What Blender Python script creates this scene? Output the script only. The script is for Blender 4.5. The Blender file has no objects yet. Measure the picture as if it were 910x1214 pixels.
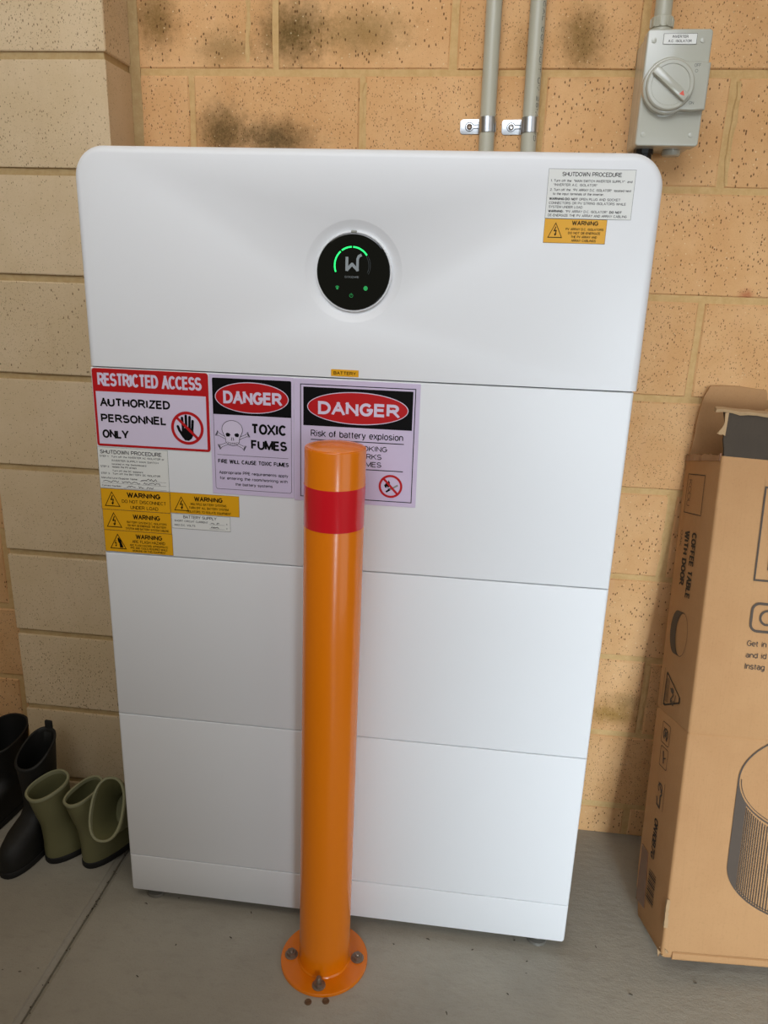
import bpy, bmesh, math, random
from mathutils import Vector, Matrix
random.seed(7)
sc = bpy.context.scene
C = sc.collection

# ------------------------------------------------------------------ camera, world, lights, exposure
R = [[0.9918323038324548, 0.12374597844251771, 0.030913005251980184],
     [0.06607205984294579, -0.2911552771951059, -0.9543914749564516],
     [-0.1091016222726097, 0.9486387812970463, -0.2969533610463768]]
CAM = (0.58175113, -1.1092389, 1.14463902)
cd = bpy.data.cameras.new('camera'); cam = bpy.data.objects.new('camera', cd); C.objects.link(cam)
cd.sensor_fit = 'HORIZONTAL'; cd.sensor_width = 36.0; cd.lens = 36.0*910.8457/910.0
cd.clip_start = 0.02; cd.clip_end = 100
mw = Matrix(((R[0][0], -R[1][0], -R[2][0], CAM[0]), (R[0][1], -R[1][1], -R[2][1], CAM[1]),
             (R[0][2], -R[1][2], -R[2][2], CAM[2]), (0, 0, 0, 1)))
cam.matrix_world = mw
sc.camera = cam

w = bpy.data.worlds.new('world'); sc.world = w; w.use_nodes = True
bg = w.node_tree.nodes['Background']; bg.inputs[0].default_value = (0.125, 0.10, 0.068, 1); bg.inputs[1].default_value = 1.0

def area(name, loc, target, sx, sy, power, col, spread=180):
    l = bpy.data.lights.new(name, 'AREA'); l.shape = 'RECTANGLE'; l.size = sx; l.size_y = sy; l.energy = power; l.color = col; l.spread = math.radians(spread)
    o = bpy.data.objects.new(name, l); C.objects.link(o); o.location = loc
    o.rotation_euler = (Vector(target)-Vector(loc)).to_track_quat('-Z', 'Y').to_euler()
    return o
area('door_daylight', (1.36, -2.45, 0.62), (1.22, 0.0, 0.22), 0.5, 1.2, 5.7, (0.88, 1.0, 1.10), 47)     # bright gap of the open door
area('open_side_daylight', (2.7, -1.9, 1.1), (0.75, 0.1, 0.7), 1.6, 1.8, 10.2, (1.03, 0.99, 1.0))          # broad dimmer opening to the right
area('overhead_fill', (0.1, -0.92, 2.36), (0.2, 0.2, 1.3), 1.8, 1.0, 9.2, (1.05, 0.98, 0.88))               # added overhead light, no known source; lifts the top above the lower part
area('high_fill', (0.3, -2.0, 2.4), (0.35, 0.2, 1.5), 2.0, 1.2, 4.8, (0.92, 1.0, 1.12), 60)            # added high light that brightens the upper stack and wall
sc.view_settings.view_transform = 'Standard'; sc.view_settings.look = 'None'
sc.view_settings.gamma = 1.0; sc.view_settings.exposure = 0.0; sc.view_settings.use_curve_mapping = False

# ------------------------------------------------------------------ helpers
def lin(h):
    h = h.lstrip('#'); r = []
    for i in (0, 2, 4):
        c = int(h[i:i+2], 16)/255
        r.append(c/12.92 if c <= 0.04045 else ((c+0.055)/1.055)**2.4)
    return (*r, 1)

class NT:
    def __init__(s, name):
        s.m = bpy.data.materials.new(name); s.m.use_nodes = True; s.t = s.m.node_tree
        s.b = s.t.nodes['Principled BSDF']
    def n(s, typ, **kw):
        nd = s.t.nodes.new(typ)
        for k, v in kw.items(): setattr(nd, k, v)
        return nd
    def l(s, a, b): s.t.links.new(a, b)
    def inp(s, sock, v):
        if isinstance(v, bpy.types.NodeSocket): s.l(v, sock)
        else: sock.default_value = v
    def math(s, op, a, b=0.0, c=None, clamp=False):
        nd = s.n('ShaderNodeMath', operation=op); nd.use_clamp = clamp
        s.inp(nd.inputs[0], a); s.inp(nd.inputs[1], b)
        if c is not None: s.inp(nd.inputs[2], c)
        return nd.outputs[0]
    def mix(s, f, a, b, mode='MIX'):
        nd = s.n('ShaderNodeMix', data_type='RGBA', blend_type=mode)
        s.inp(nd.inputs[0], f); s.inp(nd.inputs[6], a); s.inp(nd.inputs[7], b)
        return nd.outputs[2]
    def pos(s, scale=(1, 1, 1)):
        g = s.n('ShaderNodeNewGeometry'); m = s.n('ShaderNodeMapping'); m.inputs['Scale'].default_value = scale
        s.l(g.outputs['Position'], m.inputs['Vector']); return m.outputs[0]
    def obj(s, scale=(1, 1, 1)):
        g = s.n('ShaderNodeTexCoord'); m = s.n('ShaderNodeMapping'); m.inputs['Scale'].default_value = scale
        s.l(g.outputs['Object'], m.inputs['Vector']); return m.outputs[0]
    def noise(s, vec, scale, detail=4, rough=0.55):
        nd = s.n('ShaderNodeTexNoise'); s.l(vec, nd.inputs['Vector'])
        nd.inputs['Scale'].default_value = scale; nd.inputs['Detail'].default_value = detail; nd.inputs['Roughness'].default_value = rough
        return nd.outputs['Fac']
    def ramp(s, f, a, b, va=0.0, vb=1.0):
        nd = s.n('ShaderNodeMapRange'); nd.interpolation_type = 'SMOOTHSTEP'
        s.inp(nd.inputs[0], f)
        for i, v in zip((1, 2, 3, 4), (a, b, va, vb)): nd.inputs[i].default_value = v
        return nd.outputs[0]
    def specks(s, vec, scale, size, keep):
        nd = s.n('ShaderNodeTexVoronoi'); s.l(vec, nd.inputs['Vector']); nd.inputs['Scale'].default_value = scale
        sep = s.n('ShaderNodeSeparateColor'); s.l(nd.outputs['Color'], sep.inputs[0])
        rr = s.math('MULTIPLY', sep.outputs[1], size)
        d = s.math('LESS_THAN', nd.outputs['Distance'], rr)
        k = s.math('GREATER_THAN', sep.outputs[0], 1-keep)
        return s.math('MULTIPLY', d, k)
    def bump(s, h, strength, dist=0.001):
        nd = s.n('ShaderNodeBump'); s.l(h, nd.inputs['Height']); nd.inputs['Strength'].default_value = strength
        nd.inputs['Distance'].default_value = dist; s.l(nd.outputs[0], s.b.inputs['Normal']); return nd
    def col(s, c): s.inp(s.b.inputs['Base Color'], c)
    def set(s, **kw):
        for k, v in kw.items(): s.inp(s.b.inputs[k.replace('_', ' ')], v)

def simple(name, hexc, rough=0.5, metal=0.0, var=0.06, scale=30, coat=0.0, emit=None, bump=0.0, bscale=200):
    q = NT(name); c = lin(hexc); v = q.noise(q.obj(), scale, 3)
    dk = tuple(x*(1-var) for x in c[:3])+(1,); lt = tuple(min(1, x*(1+var)) for x in c[:3])+(1,)
    q.col(q.mix(v, dk, lt)); q.set(Roughness=rough, Metallic=metal)
    if coat: q.set(Coat_Weight=coat, Coat_Roughness=0.08)
    if emit: q.set(Emission_Color=lin(hexc), Emission_Strength=emit)
    if bump: q.bump(q.noise(q.obj(), bscale, 4), bump)
    return q.m

def link(name, me, mat=None, parent=None, loc=None, rot=None):
    o = bpy.data.objects.new(name, me); C.objects.link(o)
    if mat is not None and me is not None and len(me.materials) == 0: me.materials.append(mat)
    if parent is not None: o.parent = parent
    if loc is not None: o.location = loc
    if rot is not None: o.rotation_euler = rot
    return o

def mesh(bm, name='mesh', sharp=35, smooth=True):
    bmesh.ops.recalc_face_normals(bm, faces=bm.faces[:])
    me = bpy.data.meshes.new(name); bm.to_mesh(me); bm.free()
    if smooth:
        for p in me.polygons: p.use_smooth = True
        me.set_sharp_from_angle(angle=math.radians(sharp))
    return me

def obj(name, bm, mat, parent=None, sharp=35, smooth=True, loc=None, rot=None):
    return link(name, mesh(bm, name, sharp, smooth), mat, parent, loc, rot)

def thing(name, label, cat, loc=(0, 0, 0), rot=(0, 0, 0), group=None):
    o = bpy.data.objects.new(name, None); C.objects.link(o); o.location = loc; o.rotation_euler = rot
    o.empty_display_size = 0.03
    o['label'] = label; o['category'] = cat
    if group: o['group'] = group
    return o
def tag(o, label, cat, group=None):
    o['label'] = label; o['category'] = cat
    if group: o['group'] = group
    return o

def loft(bm, loops, cap0=True, cap1=True, closed=True):
    """loops: lists of points with equal counts"""
    vs = [[bm.verts.new(p) for p in L] for L in loops]; n = len(vs[0])
    for a, b in zip(vs[:-1], vs[1:]):
        for i in range(n if closed else n-1):
            j = (i+1) % n
            try: bm.faces.new((a[i], a[j], b[j], b[i]))
            except ValueError: pass
    if cap0: bm.faces.new(list(reversed(vs[0])))
    if cap1: bm.faces.new(vs[-1])
    return vs

def box(bm, x0, x1, y0, y1, z0, z1, bev=0.0, seg=2):
    r = bmesh.ops.create_cube(bm, size=1.0); vs = r['verts']
    for v in vs:
        v.co = Vector(((x0+x1)/2+v.co.x*(x1-x0), (y0+y1)/2+v.co.y*(y1-y0), (z0+z1)/2+v.co.z*(z1-z0)))
    if bev:
        es = list({e for v in vs for e in v.link_edges})
        bmesh.ops.bevel(bm, geom=es, offset=bev, segments=seg, profile=0.5, affect='EDGES')

def rrect(x0, x1, z0, z1, radii, n=8):
    """outline (x,z), radii = (bl, br, tr, tl)"""
    pts = []
    for (cx, cz, a0, r) in ((x0, z0, 180, radii[0]), (x1, z0, 270, radii[1]), (x1, z1, 0, radii[2]), (x0, z1, 90, radii[3])):
        r = max(r, 1e-5)
        mx = cx+r if cx == x0 else cx-r; mz = cz+r if cz == z0 else cz-r
        for k in range(n+1):
            a = math.radians(a0+90*k/n); pts.append((mx+r*math.cos(a), mz+r*math.sin(a)))
    return pts

def slab(bm, x0, x1, z0, z1, y0, y1, radii=(0, 0, 0, 0), bx=0.003, bz=0.003, by=None, seg=5, n=8):
    """rounded plate facing -Y with its front edges rounded: bx at the sides, bz at top and bottom"""
    by = bx if by is None else by; loops = []
    for k in range(seg+1):
        t = math.pi/2*k/seg; ix = bx*(1-math.sin(t)); iz = bz*(1-math.sin(t)); iy = by*(1-math.cos(t))
        o = rrect(x0+ix, x1-ix, z0+iz, z1-iz, [max(r-max(ix, iz), 1e-4) for r in radii], n)
        loops.append([(a, y0+iy, b) for a, b in o])
    o = rrect(x0, x1, z0, z1, radii, n); loops.append([(a, y1, b) for a, b in o])
    loft(bm, loops)

def lathe(bm, prof, seg=48, axis='Z', cx=0, cy=0, cz=0):
    """prof: (r, h) pairs along the axis; ends with r==0 close in a point"""
    rings = []
    for r, h in prof:
        ring = []
        for i in range(1 if r < 1e-7 else seg):
            a = 2*math.pi*i/seg
            u, v = r*math.cos(a), r*math.sin(a)
            p = {'Z': (cx+u, cy+v, cz+h), 'Y': (cx+u, cy+h, cz+v), 'X': (cx+h, cy+u, cz+v)}[axis]
            ring.append(bm.verts.new(p))
        rings.append(ring)
    for a, b in zip(rings[:-1], rings[1:]):
        for i in range(seg):
            j = (i+1) % seg
            q = [a[i % len(a)], a[j % len(a)], b[j % len(b)], b[i % len(b)]]
            f = []
            for v in q:
                if v not in f: f.append(v)
            if len(f) >= 3:
                try: bm.faces.new(f)
                except ValueError: pass
    for ring, rev in ((rings[0], True), (rings[-1], False)):
        if len(ring) > 2:
            bm.faces.new(list(reversed(ring)) if rev else ring)

def tube(bm, pts, r, seg=12, caps=True):
    pts = [Vector(p) for p in pts]; loops = []; up = Vector((0.31, 0.17, 0.93))
    for i, p in enumerate(pts):
        d = (pts[min(i+1, len(pts)-1)]-pts[max(i-1, 0)]).normalized()
        a = d.cross(up).normalized(); b = d.cross(a)
        rr = r[i] if isinstance(r, (list, tuple)) else r
        loops.append([p+a*rr*math.cos(2*math.pi*k/seg)+b*rr*math.sin(2*math.pi*k/seg) for k in range(seg)])
    loft(bm, loops, caps, caps)

# ---------- flat print: everything drawn in mm on a local plane, mapped by f(u, v, layer)
# plain grotesque lettering built from strokes: grid with capitals 7 high, small letters 5.1 high
def _arc(cx, cy, rx, ry, a0, a1):
    n = max(4, int(abs(a1-a0)/18)); return [(cx+rx*math.cos(math.radians(a0+(a1-a0)*i/n)), cy+ry*math.sin(math.radians(a0+(a1-a0)*i/n))) for i in range(n+1)]
A_ = _arc
GL = {
 'A': (5, [[(0, 0), (2.5, 7), (5, 0)], [(0.9, 2.4), (4.1, 2.4)]]),
 'B': (4.6, [[(0, 3.7), (2.7, 3.7)]+A_(2.7, 5.35, 1.6, 1.65, -90, 90)[1:]+[(0, 7), (0, 0), (2.8, 0)]+A_(2.8, 1.85, 1.8, 1.85, -90, 90)[1:]]),
 'C': (5, [A_(2.6, 3.5, 2.6, 3.5, 42, 318)]),
 'D': (4.9, [[(0, 0), (0, 7), (2, 7)]+A_(2, 3.5, 2.9, 3.5, 90, -90)[1:]+[(0, 0)]]),
 'E': (4.2, [[(4.2, 7), (0, 7), (0, 0), (4.3, 0)], [(0, 3.7), (3.9, 3.7)]]),
 'F': (4, [[(4, 7), (0, 7), (0, 0)], [(0, 3.6), (3.5, 3.6)]]),
 'G': (5.2, [A_(2.6, 3.5, 2.6, 3.5, 42, 325)+[(5.1, 3.3), (2.9, 3.3)]]),
 'H': (4.8, [[(0, 0), (0, 7)], [(4.8, 0), (4.8, 7)], [(0, 3.7), (4.8, 3.7)]]),
 'I': (0.9, [[(0.45, 0), (0.45, 7)]]), 'J': (3.4, [[(3.4, 7), (3.4, 2)]+A_(1.7, 1.9, 1.7, 1.9, 0, -180)]),
 'K': (4.8, [[(0, 0), (0, 7)], [(4.6, 7), (0, 2.5)], [(1.7, 4.1), (4.8, 0)]]),
 'L': (3.9, [[(0, 7), (0, 0), (3.9, 0)]]), 'M': (5.8, [[(0, 0), (0, 7), (2.9, 0.6), (5.8, 7), (5.8, 0)]]),
 'N': (4.8, [[(0, 0), (0, 7), (4.8, 0), (4.8, 7)]]), 'O': (5.4, [A_(2.7, 3.5, 2.7, 3.5, 0, 360)]),
 'P': (4.5, [[(0, 0), (0, 7), (2.6, 7)]+A_(2.6, 5.05, 1.9, 1.95, 90, -90)[1:]+[(0, 3.1)]]),
 'Q': (5.4, [A_(2.7, 3.5, 2.7, 3.5, 0, 360), [(3.2, 1.8), (5.2, -0.3)]]),
 'R': (4.8, [[(0, 0), (0, 7), (2.7, 7)]+A_(2.7, 5.15, 1.9, 1.85, 90, -90)[1:]+[(0, 3.3)], [(2.5, 3.3), (4.8, 0)]]),
 'S': (4.6, [A_(2.3, 5.2, 2.1, 1.8, 25, 250)+[(3.0, 3.4)]+A_(2.3, 1.85, 2.3, 1.85, 62, -160)]),
 'T': (4.8, [[(0, 7), (4.8, 7)], [(2.4, 7), (2.4, 0)]]), 'U': (4.8, [[(0, 7), (0, 2.4)]+A_(2.4, 2.4, 2.4, 2.4, 180, 360)+[(4.8, 7)]]),
 'V': (4.9, [[(0, 7), (2.45, 0), (4.9, 7)]]), 'W': (7, [[(0, 7), (1.75, 0), (3.5, 6.6), (5.25, 0), (7, 7)]]),
 'X': (4.8, [[(0, 0), (4.8, 7)], [(0, 7), (4.8, 0)]]), 'Y': (4.8, [[(0, 7), (2.4, 3), (4.8, 7)], [(2.4, 3), (2.4, 0)]]),
 'Z': (4.6, [[(0.1, 7), (4.5, 7), (0, 0), (4.6, 0)]]),
 'a': (3.8, [A_(1.9, 3.6, 1.8, 1.5, 155, 0)+[(3.7, 0)], A_(1.75, 1.45, 1.75, 1.45, 60, 330)+[(3.7, 1.8)]]),
 'b': (3.9, [[(0, 7), (0, 0)], A_(1.95, 2.55, 1.95, 2.55, 0, 360)]), 'c': (3.6, [A_(1.9, 2.55, 1.9, 2.55, 45, 315)]),
 'd': (3.9, [[(3.9, 7), (3.9, 0)], A_(1.95, 2.55, 1.95, 2.55, 0, 360)]), 'e': (3.9, [[(0.1, 2.6), (3.9, 2.6)]+A_(1.95, 2.55, 1.95, 2.55, 5, 315)]),
 'f': (2.3, [[(0.9, 0), (0.9, 5.6)]+A_(2.1, 5.6, 1.2, 1.4, 180, 90), [(0, 4.9), (2.2, 4.9)]]),
 'g': (3.9, [A_(1.95, 2.55, 1.95, 2.55, 0, 360), [(3.9, 5.1), (3.9, 0.2)]+A_(2, 0, 1.9, 1.9, 0, -150)]),
 'h': (3.7, [[(0, 7), (0, 0)], A_(1.85, 3.2, 1.85, 1.9, 180, 0)+[(3.7, 0)]]), 'i': (0.8, [[(0.4, 0), (0.4, 5.1)], [(0.4, 6.2), (0.4, 7)]]),
 'j': (1.2, [[(0.9, 5.1), (0.9, -1), (0, -1.8)], [(0.9, 6.2), (0.9, 7)]]), 'k': (3.6, [[(0, 7), (0, 0)], [(3.4, 5.1), (0, 1.9)], [(1.2, 3), (3.6, 0)]]),
 'l': (0.8, [[(0.4, 0), (0.4, 7)]]), 'm': (5.8, [[(0, 5.1), (0, 0)], A_(1.45, 3.4, 1.45, 1.7, 180, 0)+[(2.9, 0)], A_(4.35, 3.4, 1.45, 1.7, 180, 0)+[(5.8, 0)]]),
 'n': (3.7, [[(0, 5.1), (0, 0)], A_(1.85, 3.2, 1.85, 1.9, 180, 0)+[(3.7, 0)]]), 'o': (4, [A_(2, 2.55, 2, 2.55, 0, 360)]),
 'p': (3.9, [[(0, 5.1), (0, -1.9)], A_(1.95, 2.55, 1.95, 2.55, 0, 360)]), 'q': (3.9, [[(3.9, 5.1), (3.9, -1.9)], A_(1.95, 2.55, 1.95, 2.55, 0, 360)]),
 'r': (2.3, [[(0, 5.1), (0, 0)], A_(2.0, 2.9, 2.0, 2.1, 180, 85)]), 's': (3.5, [A_(1.75, 3.8, 1.6, 1.3, 25, 250)+[(2.3, 2.45)]+A_(1.75, 1.35, 1.75, 1.35, 62, -160)]),
 't': (2.2, [[(0.9, 6.6), (0.9, 1.2)]+A_(1.9, 1.1, 1.0, 1.1, 180, 270), [(0, 5), (2.2, 5)]]), 'u': (3.7, [[(0, 5.1), (0, 1.9)]+A_(1.85, 1.9, 1.85, 1.9, 180, 360)[1:], [(3.7, 5.1), (3.7, 0)]]),
 'v': (3.8, [[(0, 5.1), (1.9, 0), (3.8, 5.1)]]), 'w': (5.6, [[(0, 5.1), (1.4, 0), (2.8, 4.8), (4.2, 0), (5.6, 5.1)]]), 'x': (3.6, [[(0, 0), (3.6, 5.1)], [(0, 5.1), (3.6, 0)]]),
 'y': (3.8, [[(0, 5.1), (1.9, 0.2)], [(3.8, 5.1), (1.6, -1.2), (0.4, -1.9)]]), 'z': (3.4, [[(0, 5.1), (3.4, 5.1), (0, 0), (3.4, 0)]]),
 '0': (4.4, [A_(2.2, 3.5, 2.2, 3.5, 0, 360)]), '1': (2, [[(0, 5.4), (1.6, 7), (1.6, 0)]]), '2': (4.4, [A_(2.2, 5.1, 2.1, 1.9, 165, -40)+[(0, 0), (4.4, 0)]]),
 '3': (4.3, [A_(2.1, 5.2, 1.9, 1.8, 150, -90)+A_(2.1, 1.75, 2.2, 1.75, 90, -150)]), '5': (4.3, [[(4, 7), (0.7, 7), (0.3, 3.6)]+A_(2.1, 2.2, 2.2, 2.2, 120, -150)]),
 '7': (4.2, [[(0, 7), (4.2, 7), (1.5, 0)]]), '.': (0.9, [[(0.45, 0), (0.45, 1)]]), ',': (0.9, [[(0.5, 1), (0.3, -1)]]), ':': (0.9, [[(0.45, 0), (0.45, 1)], [(0.45, 4), (0.45, 5)]]),
 '/': (2.4, [[(0, 0), (2.4, 7)]]), '-': (2.2, [[(0, 2.6), (2.2, 2.6)]]), '"': (1.6, [[(0.2, 7), (0.2, 4.8)], [(1.4, 7), (1.4, 4.8)]]), ' ': (2.2, []),
}

class Ink:
    def __init__(s, mapf, layer=1): s.bm = bmesh.new(); s.f = mapf; s.layer = layer; s.c = 0
    def lay(s): s.c += 1; return s.layer+(s.c % 23)*0.012     # overlapping strokes never lie in one plane
    def poly(s, pts):
        k = s.lay(); vs = [s.bm.verts.new(s.f(u, v, k)) for u, v in pts]
        f = s.bm.faces.new(vs)
        if len(pts) > 4: bmesh.ops.triangulate(s.bm, faces=[f])
    def rect(s, u0, u1, v0, v1): s.poly([(u0, v0), (u1, v0), (u1, v1), (u0, v1)])
    def strip(s, A, B, closed=True, split=False):
        n = len(A)
        if split:
            for i in range(n-1): s.poly((A[i], A[i+1], B[i+1], B[i]))
            return
        k = s.lay()
        va = [s.bm.verts.new(s.f(u, v, k)) for u, v in A]; vb = [s.bm.verts.new(s.f(u, v, k)) for u, v in B]
        for i in range(n if closed else n-1):
            j = (i+1) % n; s.bm.faces.new((va[i], va[j], vb[j], vb[i]))
    def frame(s, u0, u1, v0, v1, t, r=0.0):
        n = 5 if r else 1
        A = rrect(u0, u1, v0, v1, [r]*4, n); B = rrect(u0+t, u1-t, v0+t, v1-t, [max(r-t, 0)]*4, n); s.strip(A, B)
    def ell(s, cu, cv, a, b, n=40):
        s.poly([(cu+a*math.cos(2*math.pi*i/n), cv+b*math.sin(2*math.pi*i/n)) for i in range(n)])
    def ring(s, cu, cv, a, b, t, n=40, a0=0, a1=360):
        full = abs(a1-a0) >= 360; m = n if full else n+1
        ang = [math.radians(a0+(a1-a0)*i/n) for i in range(m)]
        s.strip([(cu+a*math.cos(x), cv+b*math.sin(x)) for x in ang], [(cu+(a-t)*math.cos(x), cv+(b-t)*math.sin(x)) for x in ang], full)
    def line(s, pts, w):
        for (x0, y0), (x1, y1) in zip(pts[:-1], pts[1:]):
            d = math.hypot(x1-x0, y1-y0) or 1e-6; nx, ny = -(y1-y0)/d*w/2, (x1-x0)/d*w/2
            ex, ey = (x1-x0)/d*w*0.25, (y1-y0)/d*w*0.25
            s.poly([(x0-ex+nx, y0-ey+ny), (x0-ex-nx, y0-ey-ny), (x1+ex-nx, y1+ey-ny), (x1+ex+nx, y1+ey+ny)])
    def pstroke(s, pts, w, fn=lambda x, y: (x, y)):
        """one polyline of even width with mitred corners"""
        n = len(pts); L = []; Rr = []
        clo = n > 3 and math.hypot(pts[0][0]-pts[-1][0], pts[0][1]-pts[-1][1]) < 1e-4*w+1e-6
        for i in range(n):
            pa = pts[i-1] if i > 0 else (pts[-2] if clo else None); pb = pts[i+1] if i < n-1 else (pts[1] if clo else None)
            def nd(p, q):
                d = math.hypot(q[0]-p[0], q[1]-p[1]) or 1e-9; return (-(q[1]-p[1])/d, (q[0]-p[0])/d)
            n1 = nd(pa, pts[i]) if pa else nd(pts[i], pb); n2 = nd(pts[i], pb) if pb else n1
            mx, my = n1[0]+n2[0], n1[1]+n2[1]; m2 = mx*mx+my*my
            q = min(2/m2, 1.6) if m2 > 0.15 else 1.6
            ox, oy = mx*q*w/2, my*q*w/2
            L.append((pts[i][0]+ox, pts[i][1]+oy)); Rr.append((pts[i][0]-ox, pts[i][1]-oy))
        s.strip([fn(*p) for p in L], [fn(*p) for p in Rr], False, True)
    def text(s, t, u, v, cap, width=None, align='l', bold=0.0, shear=0.0):
        tot = 0.0; gap = 1.35+bold*22; xs = []
        for i, ch in enumerate(t):
            g = GL[ch]; xs.append(tot); tot += g[0]+(gap if i < len(t)-1 else 0)
        w = cap*(0.125+bold*3.6)
        sx = ((width-w)/tot) if width else (cap-w)/7; sy = (cap-w)/7
        if not width: width = tot*sx+w
        w = min(w, max(sx*2.3, w*0.55))
        ox = u-(0 if align == 'l' else width/2 if align == 'c' else width)+w/2
        for x0, ch in zip(xs, t):
            for st in GL[ch][1]:
                P = [(ox+(x0+x)*sx, w/2+y*sy) for x, y in st]; up = max(y for x, y in st) <= 7 and min(y for x, y in st) >= 0
                # break at acute corners; the pieces run on past the corner and are cut off at cap height and baseline
                parts = [[P[0]]]; ends = [[False, False]]
                for i in range(1, len(P)):
                    parts[-1].append(P[i])
                    if i < len(P)-1:
                        ax, ay = P[i][0]-P[i-1][0], P[i][1]-P[i-1][1]; bx, by = P[i+1][0]-P[i][0], P[i+1][1]-P[i][1]
                        cs_ = (ax*bx+ay*by)/((math.hypot(ax, ay)*math.hypot(bx, by)) or 1e-9)
                        if cs_ < -0.2: ends[-1][1] = True; parts.append([P[i]]); ends.append([True, False])
                for Q, (e0, e1) in zip(parts, ends):
                    Q = list(Q)
                    slant = len(Q) == 2 and abs(Q[0][0]-Q[1][0]) > 0.05*cap and abs(Q[0][1]-Q[1][1]) > 0.2*cap
                    for e, i, j in ((e0 or slant, 0, 1), (e1 or slant, -1, -2)):
                        if e:
                            dx, dy = Q[i][0]-Q[j][0], Q[i][1]-Q[j][1]; d = math.hypot(dx, dy) or 1e-9; Q[i] = (Q[i][0]+dx/d*w*0.55, Q[i][1]+dy/d*w*0.55)
                    s.pstroke(Q, w, (lambda x, y: (x+min(max(y, 0), cap)*shear, v+(min(max(y, 0), cap) if up else y))))
    def done(s, name, mat, parent, **kw):
        me = bpy.data.meshes.new(name); s.bm.to_mesh(me); s.bm.free()
        return link(name, me, mat, parent)

# ------------------------------------------------------------------ materials
def brick_mat(name, base, light, dark, speck, stains, rosy, big=270, keep=0.34):
    q = NT(name); P = q.pos(); S = q.pos((1, 1, 0.55))
    oi = q.n('ShaderNodeObjectInfo'); rnd = oi.outputs['Random']
    n1 = q.noise(P, 9, 5, 0.6); n2 = q.noise(q.pos((1, 1, 0.12)), 42, 4, 0.6); n3 = q.noise(P, 420, 3, 0.7)
    c = q.mix(q.ramp(n1, 0.3, 0.72), lin(base), lin(light))
    c = q.mix(q.math('MULTIPLY', q.ramp(n2, 0.52, 0.8), 0.4), c, lin(rosy))
    c = q.mix(q.math('MULTIPLY', rnd, 0.28), c, lin(dark))
    c = q.mix(q.math('MULTIPLY', q.ramp(n3, 0.45, 0.75), 0.22), c, lin(dark))
    g = q.n('ShaderNodeNewGeometry'); sep = q.n('ShaderNodeSeparateXYZ'); q.l(g.outputs['Position'], sep.inputs[0])
    gr = q.noise(P, 55, 6, 0.75); fine = q.noise(P, 240, 4, 0.8)
    for (x, z, rx, rz, amt, hexc) in stains:
        dx = q.math('DIVIDE', q.math('SUBTRACT', sep.outputs[0], x), rx); dz = q.math('DIVIDE', q.math('SUBTRACT', sep.outputs[2], z), rz)
        d = q.math('SQRT', q.math('ADD', q.math('MULTIPLY', dx, dx), q.math('MULTIPLY', dz, dz)))
        d = q.math('ADD', d, q.math('MULTIPLY', q.math('SUBTRACT', gr, 0.5), 1.25))
        m = q.math('MULTIPLY', q.ramp(d, 0.05, 1.25, 1, 0), q.ramp(fine, 0.2, 0.6, 0.72, 1))
        c = q.mix(q.math('MULTIPLY', m, amt), c, lin(hexc))
    sp1 = q.specks(S, big, 0.42, keep); sp2 = q.specks(S, big*2.1, 0.45, keep*1.1); sp3 = q.specks(P, 240, 0.33, 0.07)
    c = q.mix(q.math('MULTIPLY', sp2, 0.6), c, lin(speck)); c = q.mix(q.math('MULTIPLY', sp1, 0.8), c, lin(speck))
    c = q.mix(q.math('MULTIPLY', sp3, 0.5), c, lin('#e6d3a8'))
    q.col(c); q.set(Roughness=0.9, Specular_IOR_Level=0.2)
    h = q.math('SUBTRACT', q.math('ADD', q.math('MULTIPLY', n3, 0.5), q.math('MULTIPLY', fine, 0.5)), q.math('MULTIPLY', q.math('ADD', sp1, sp2), 0.7))
    q.bump(h, 0.7, 0.0012)
    return q.m
STAINS = [(-0.003, 1.545, 0.05, 0.06, 0.8, '#654f22'), (0.118, 1.500, 0.06, 0.035, 0.55, '#66521f'),
          (0.235, 1.525, 0.075, 0.06, 0.9, '#54431a'), (0.355, 1.525, 0.09, 0.045, 0.6, '#6f5a22'),
          (0.110, 1.372, 0.055, 0.055, 0.9, '#564523'), (0.205, 1.362, 0.085, 0.04, 0.9, '#544426'),
          (0.714, 1.515, 0.045, 0.06, 0.75, '#5d4a1c'), (0.900, 0.292, 0.07, 0.028, 0.75, '#8a6a28'), (0.93, 0.325, 0.06, 0.022, 0.45, '#6b5a28'),
          (1.030, 1.128, 0.016, 0.010, 0.7, '#a34c2a'), (0.62, 1.5, 0.02, 0.05, 0.3, '#7d5f2c')]
M = {}
M['brick'] = brick_mat('tan_brick', '#d2a26e', '#dfb381', '#bd8f5c', '#54351a', STAINS, '#d6a67c', 270, 0.23)
M['pier'] = brick_mat('pale_brick', '#cfb792', '#d8c19f', '#bda580', '#6b543a', [], '#c5ab8a', 330, 0.24)
def mortar(name, a, b):
    q = NT(name); P = q.pos(); n = q.noise(P, 60, 6, 0.7); f = q.noise(P, 420, 4, 0.8)
    c = q.mix(q.ramp(n, 0.3, 0.7), lin(a), lin(b)); q.col(c); q.set(Roughness=0.95, Specular_IOR_Level=0.15)
    q.bump(q.math('ADD', n, f), 0.8, 0.0015); return q.m
M['mortar'] = mortar('mortar', '#c7a36d', '#d3b17c')
M['pier_mortar'] = mortar('pier_mortar', '#b3976a', '#bfa679')
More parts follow.
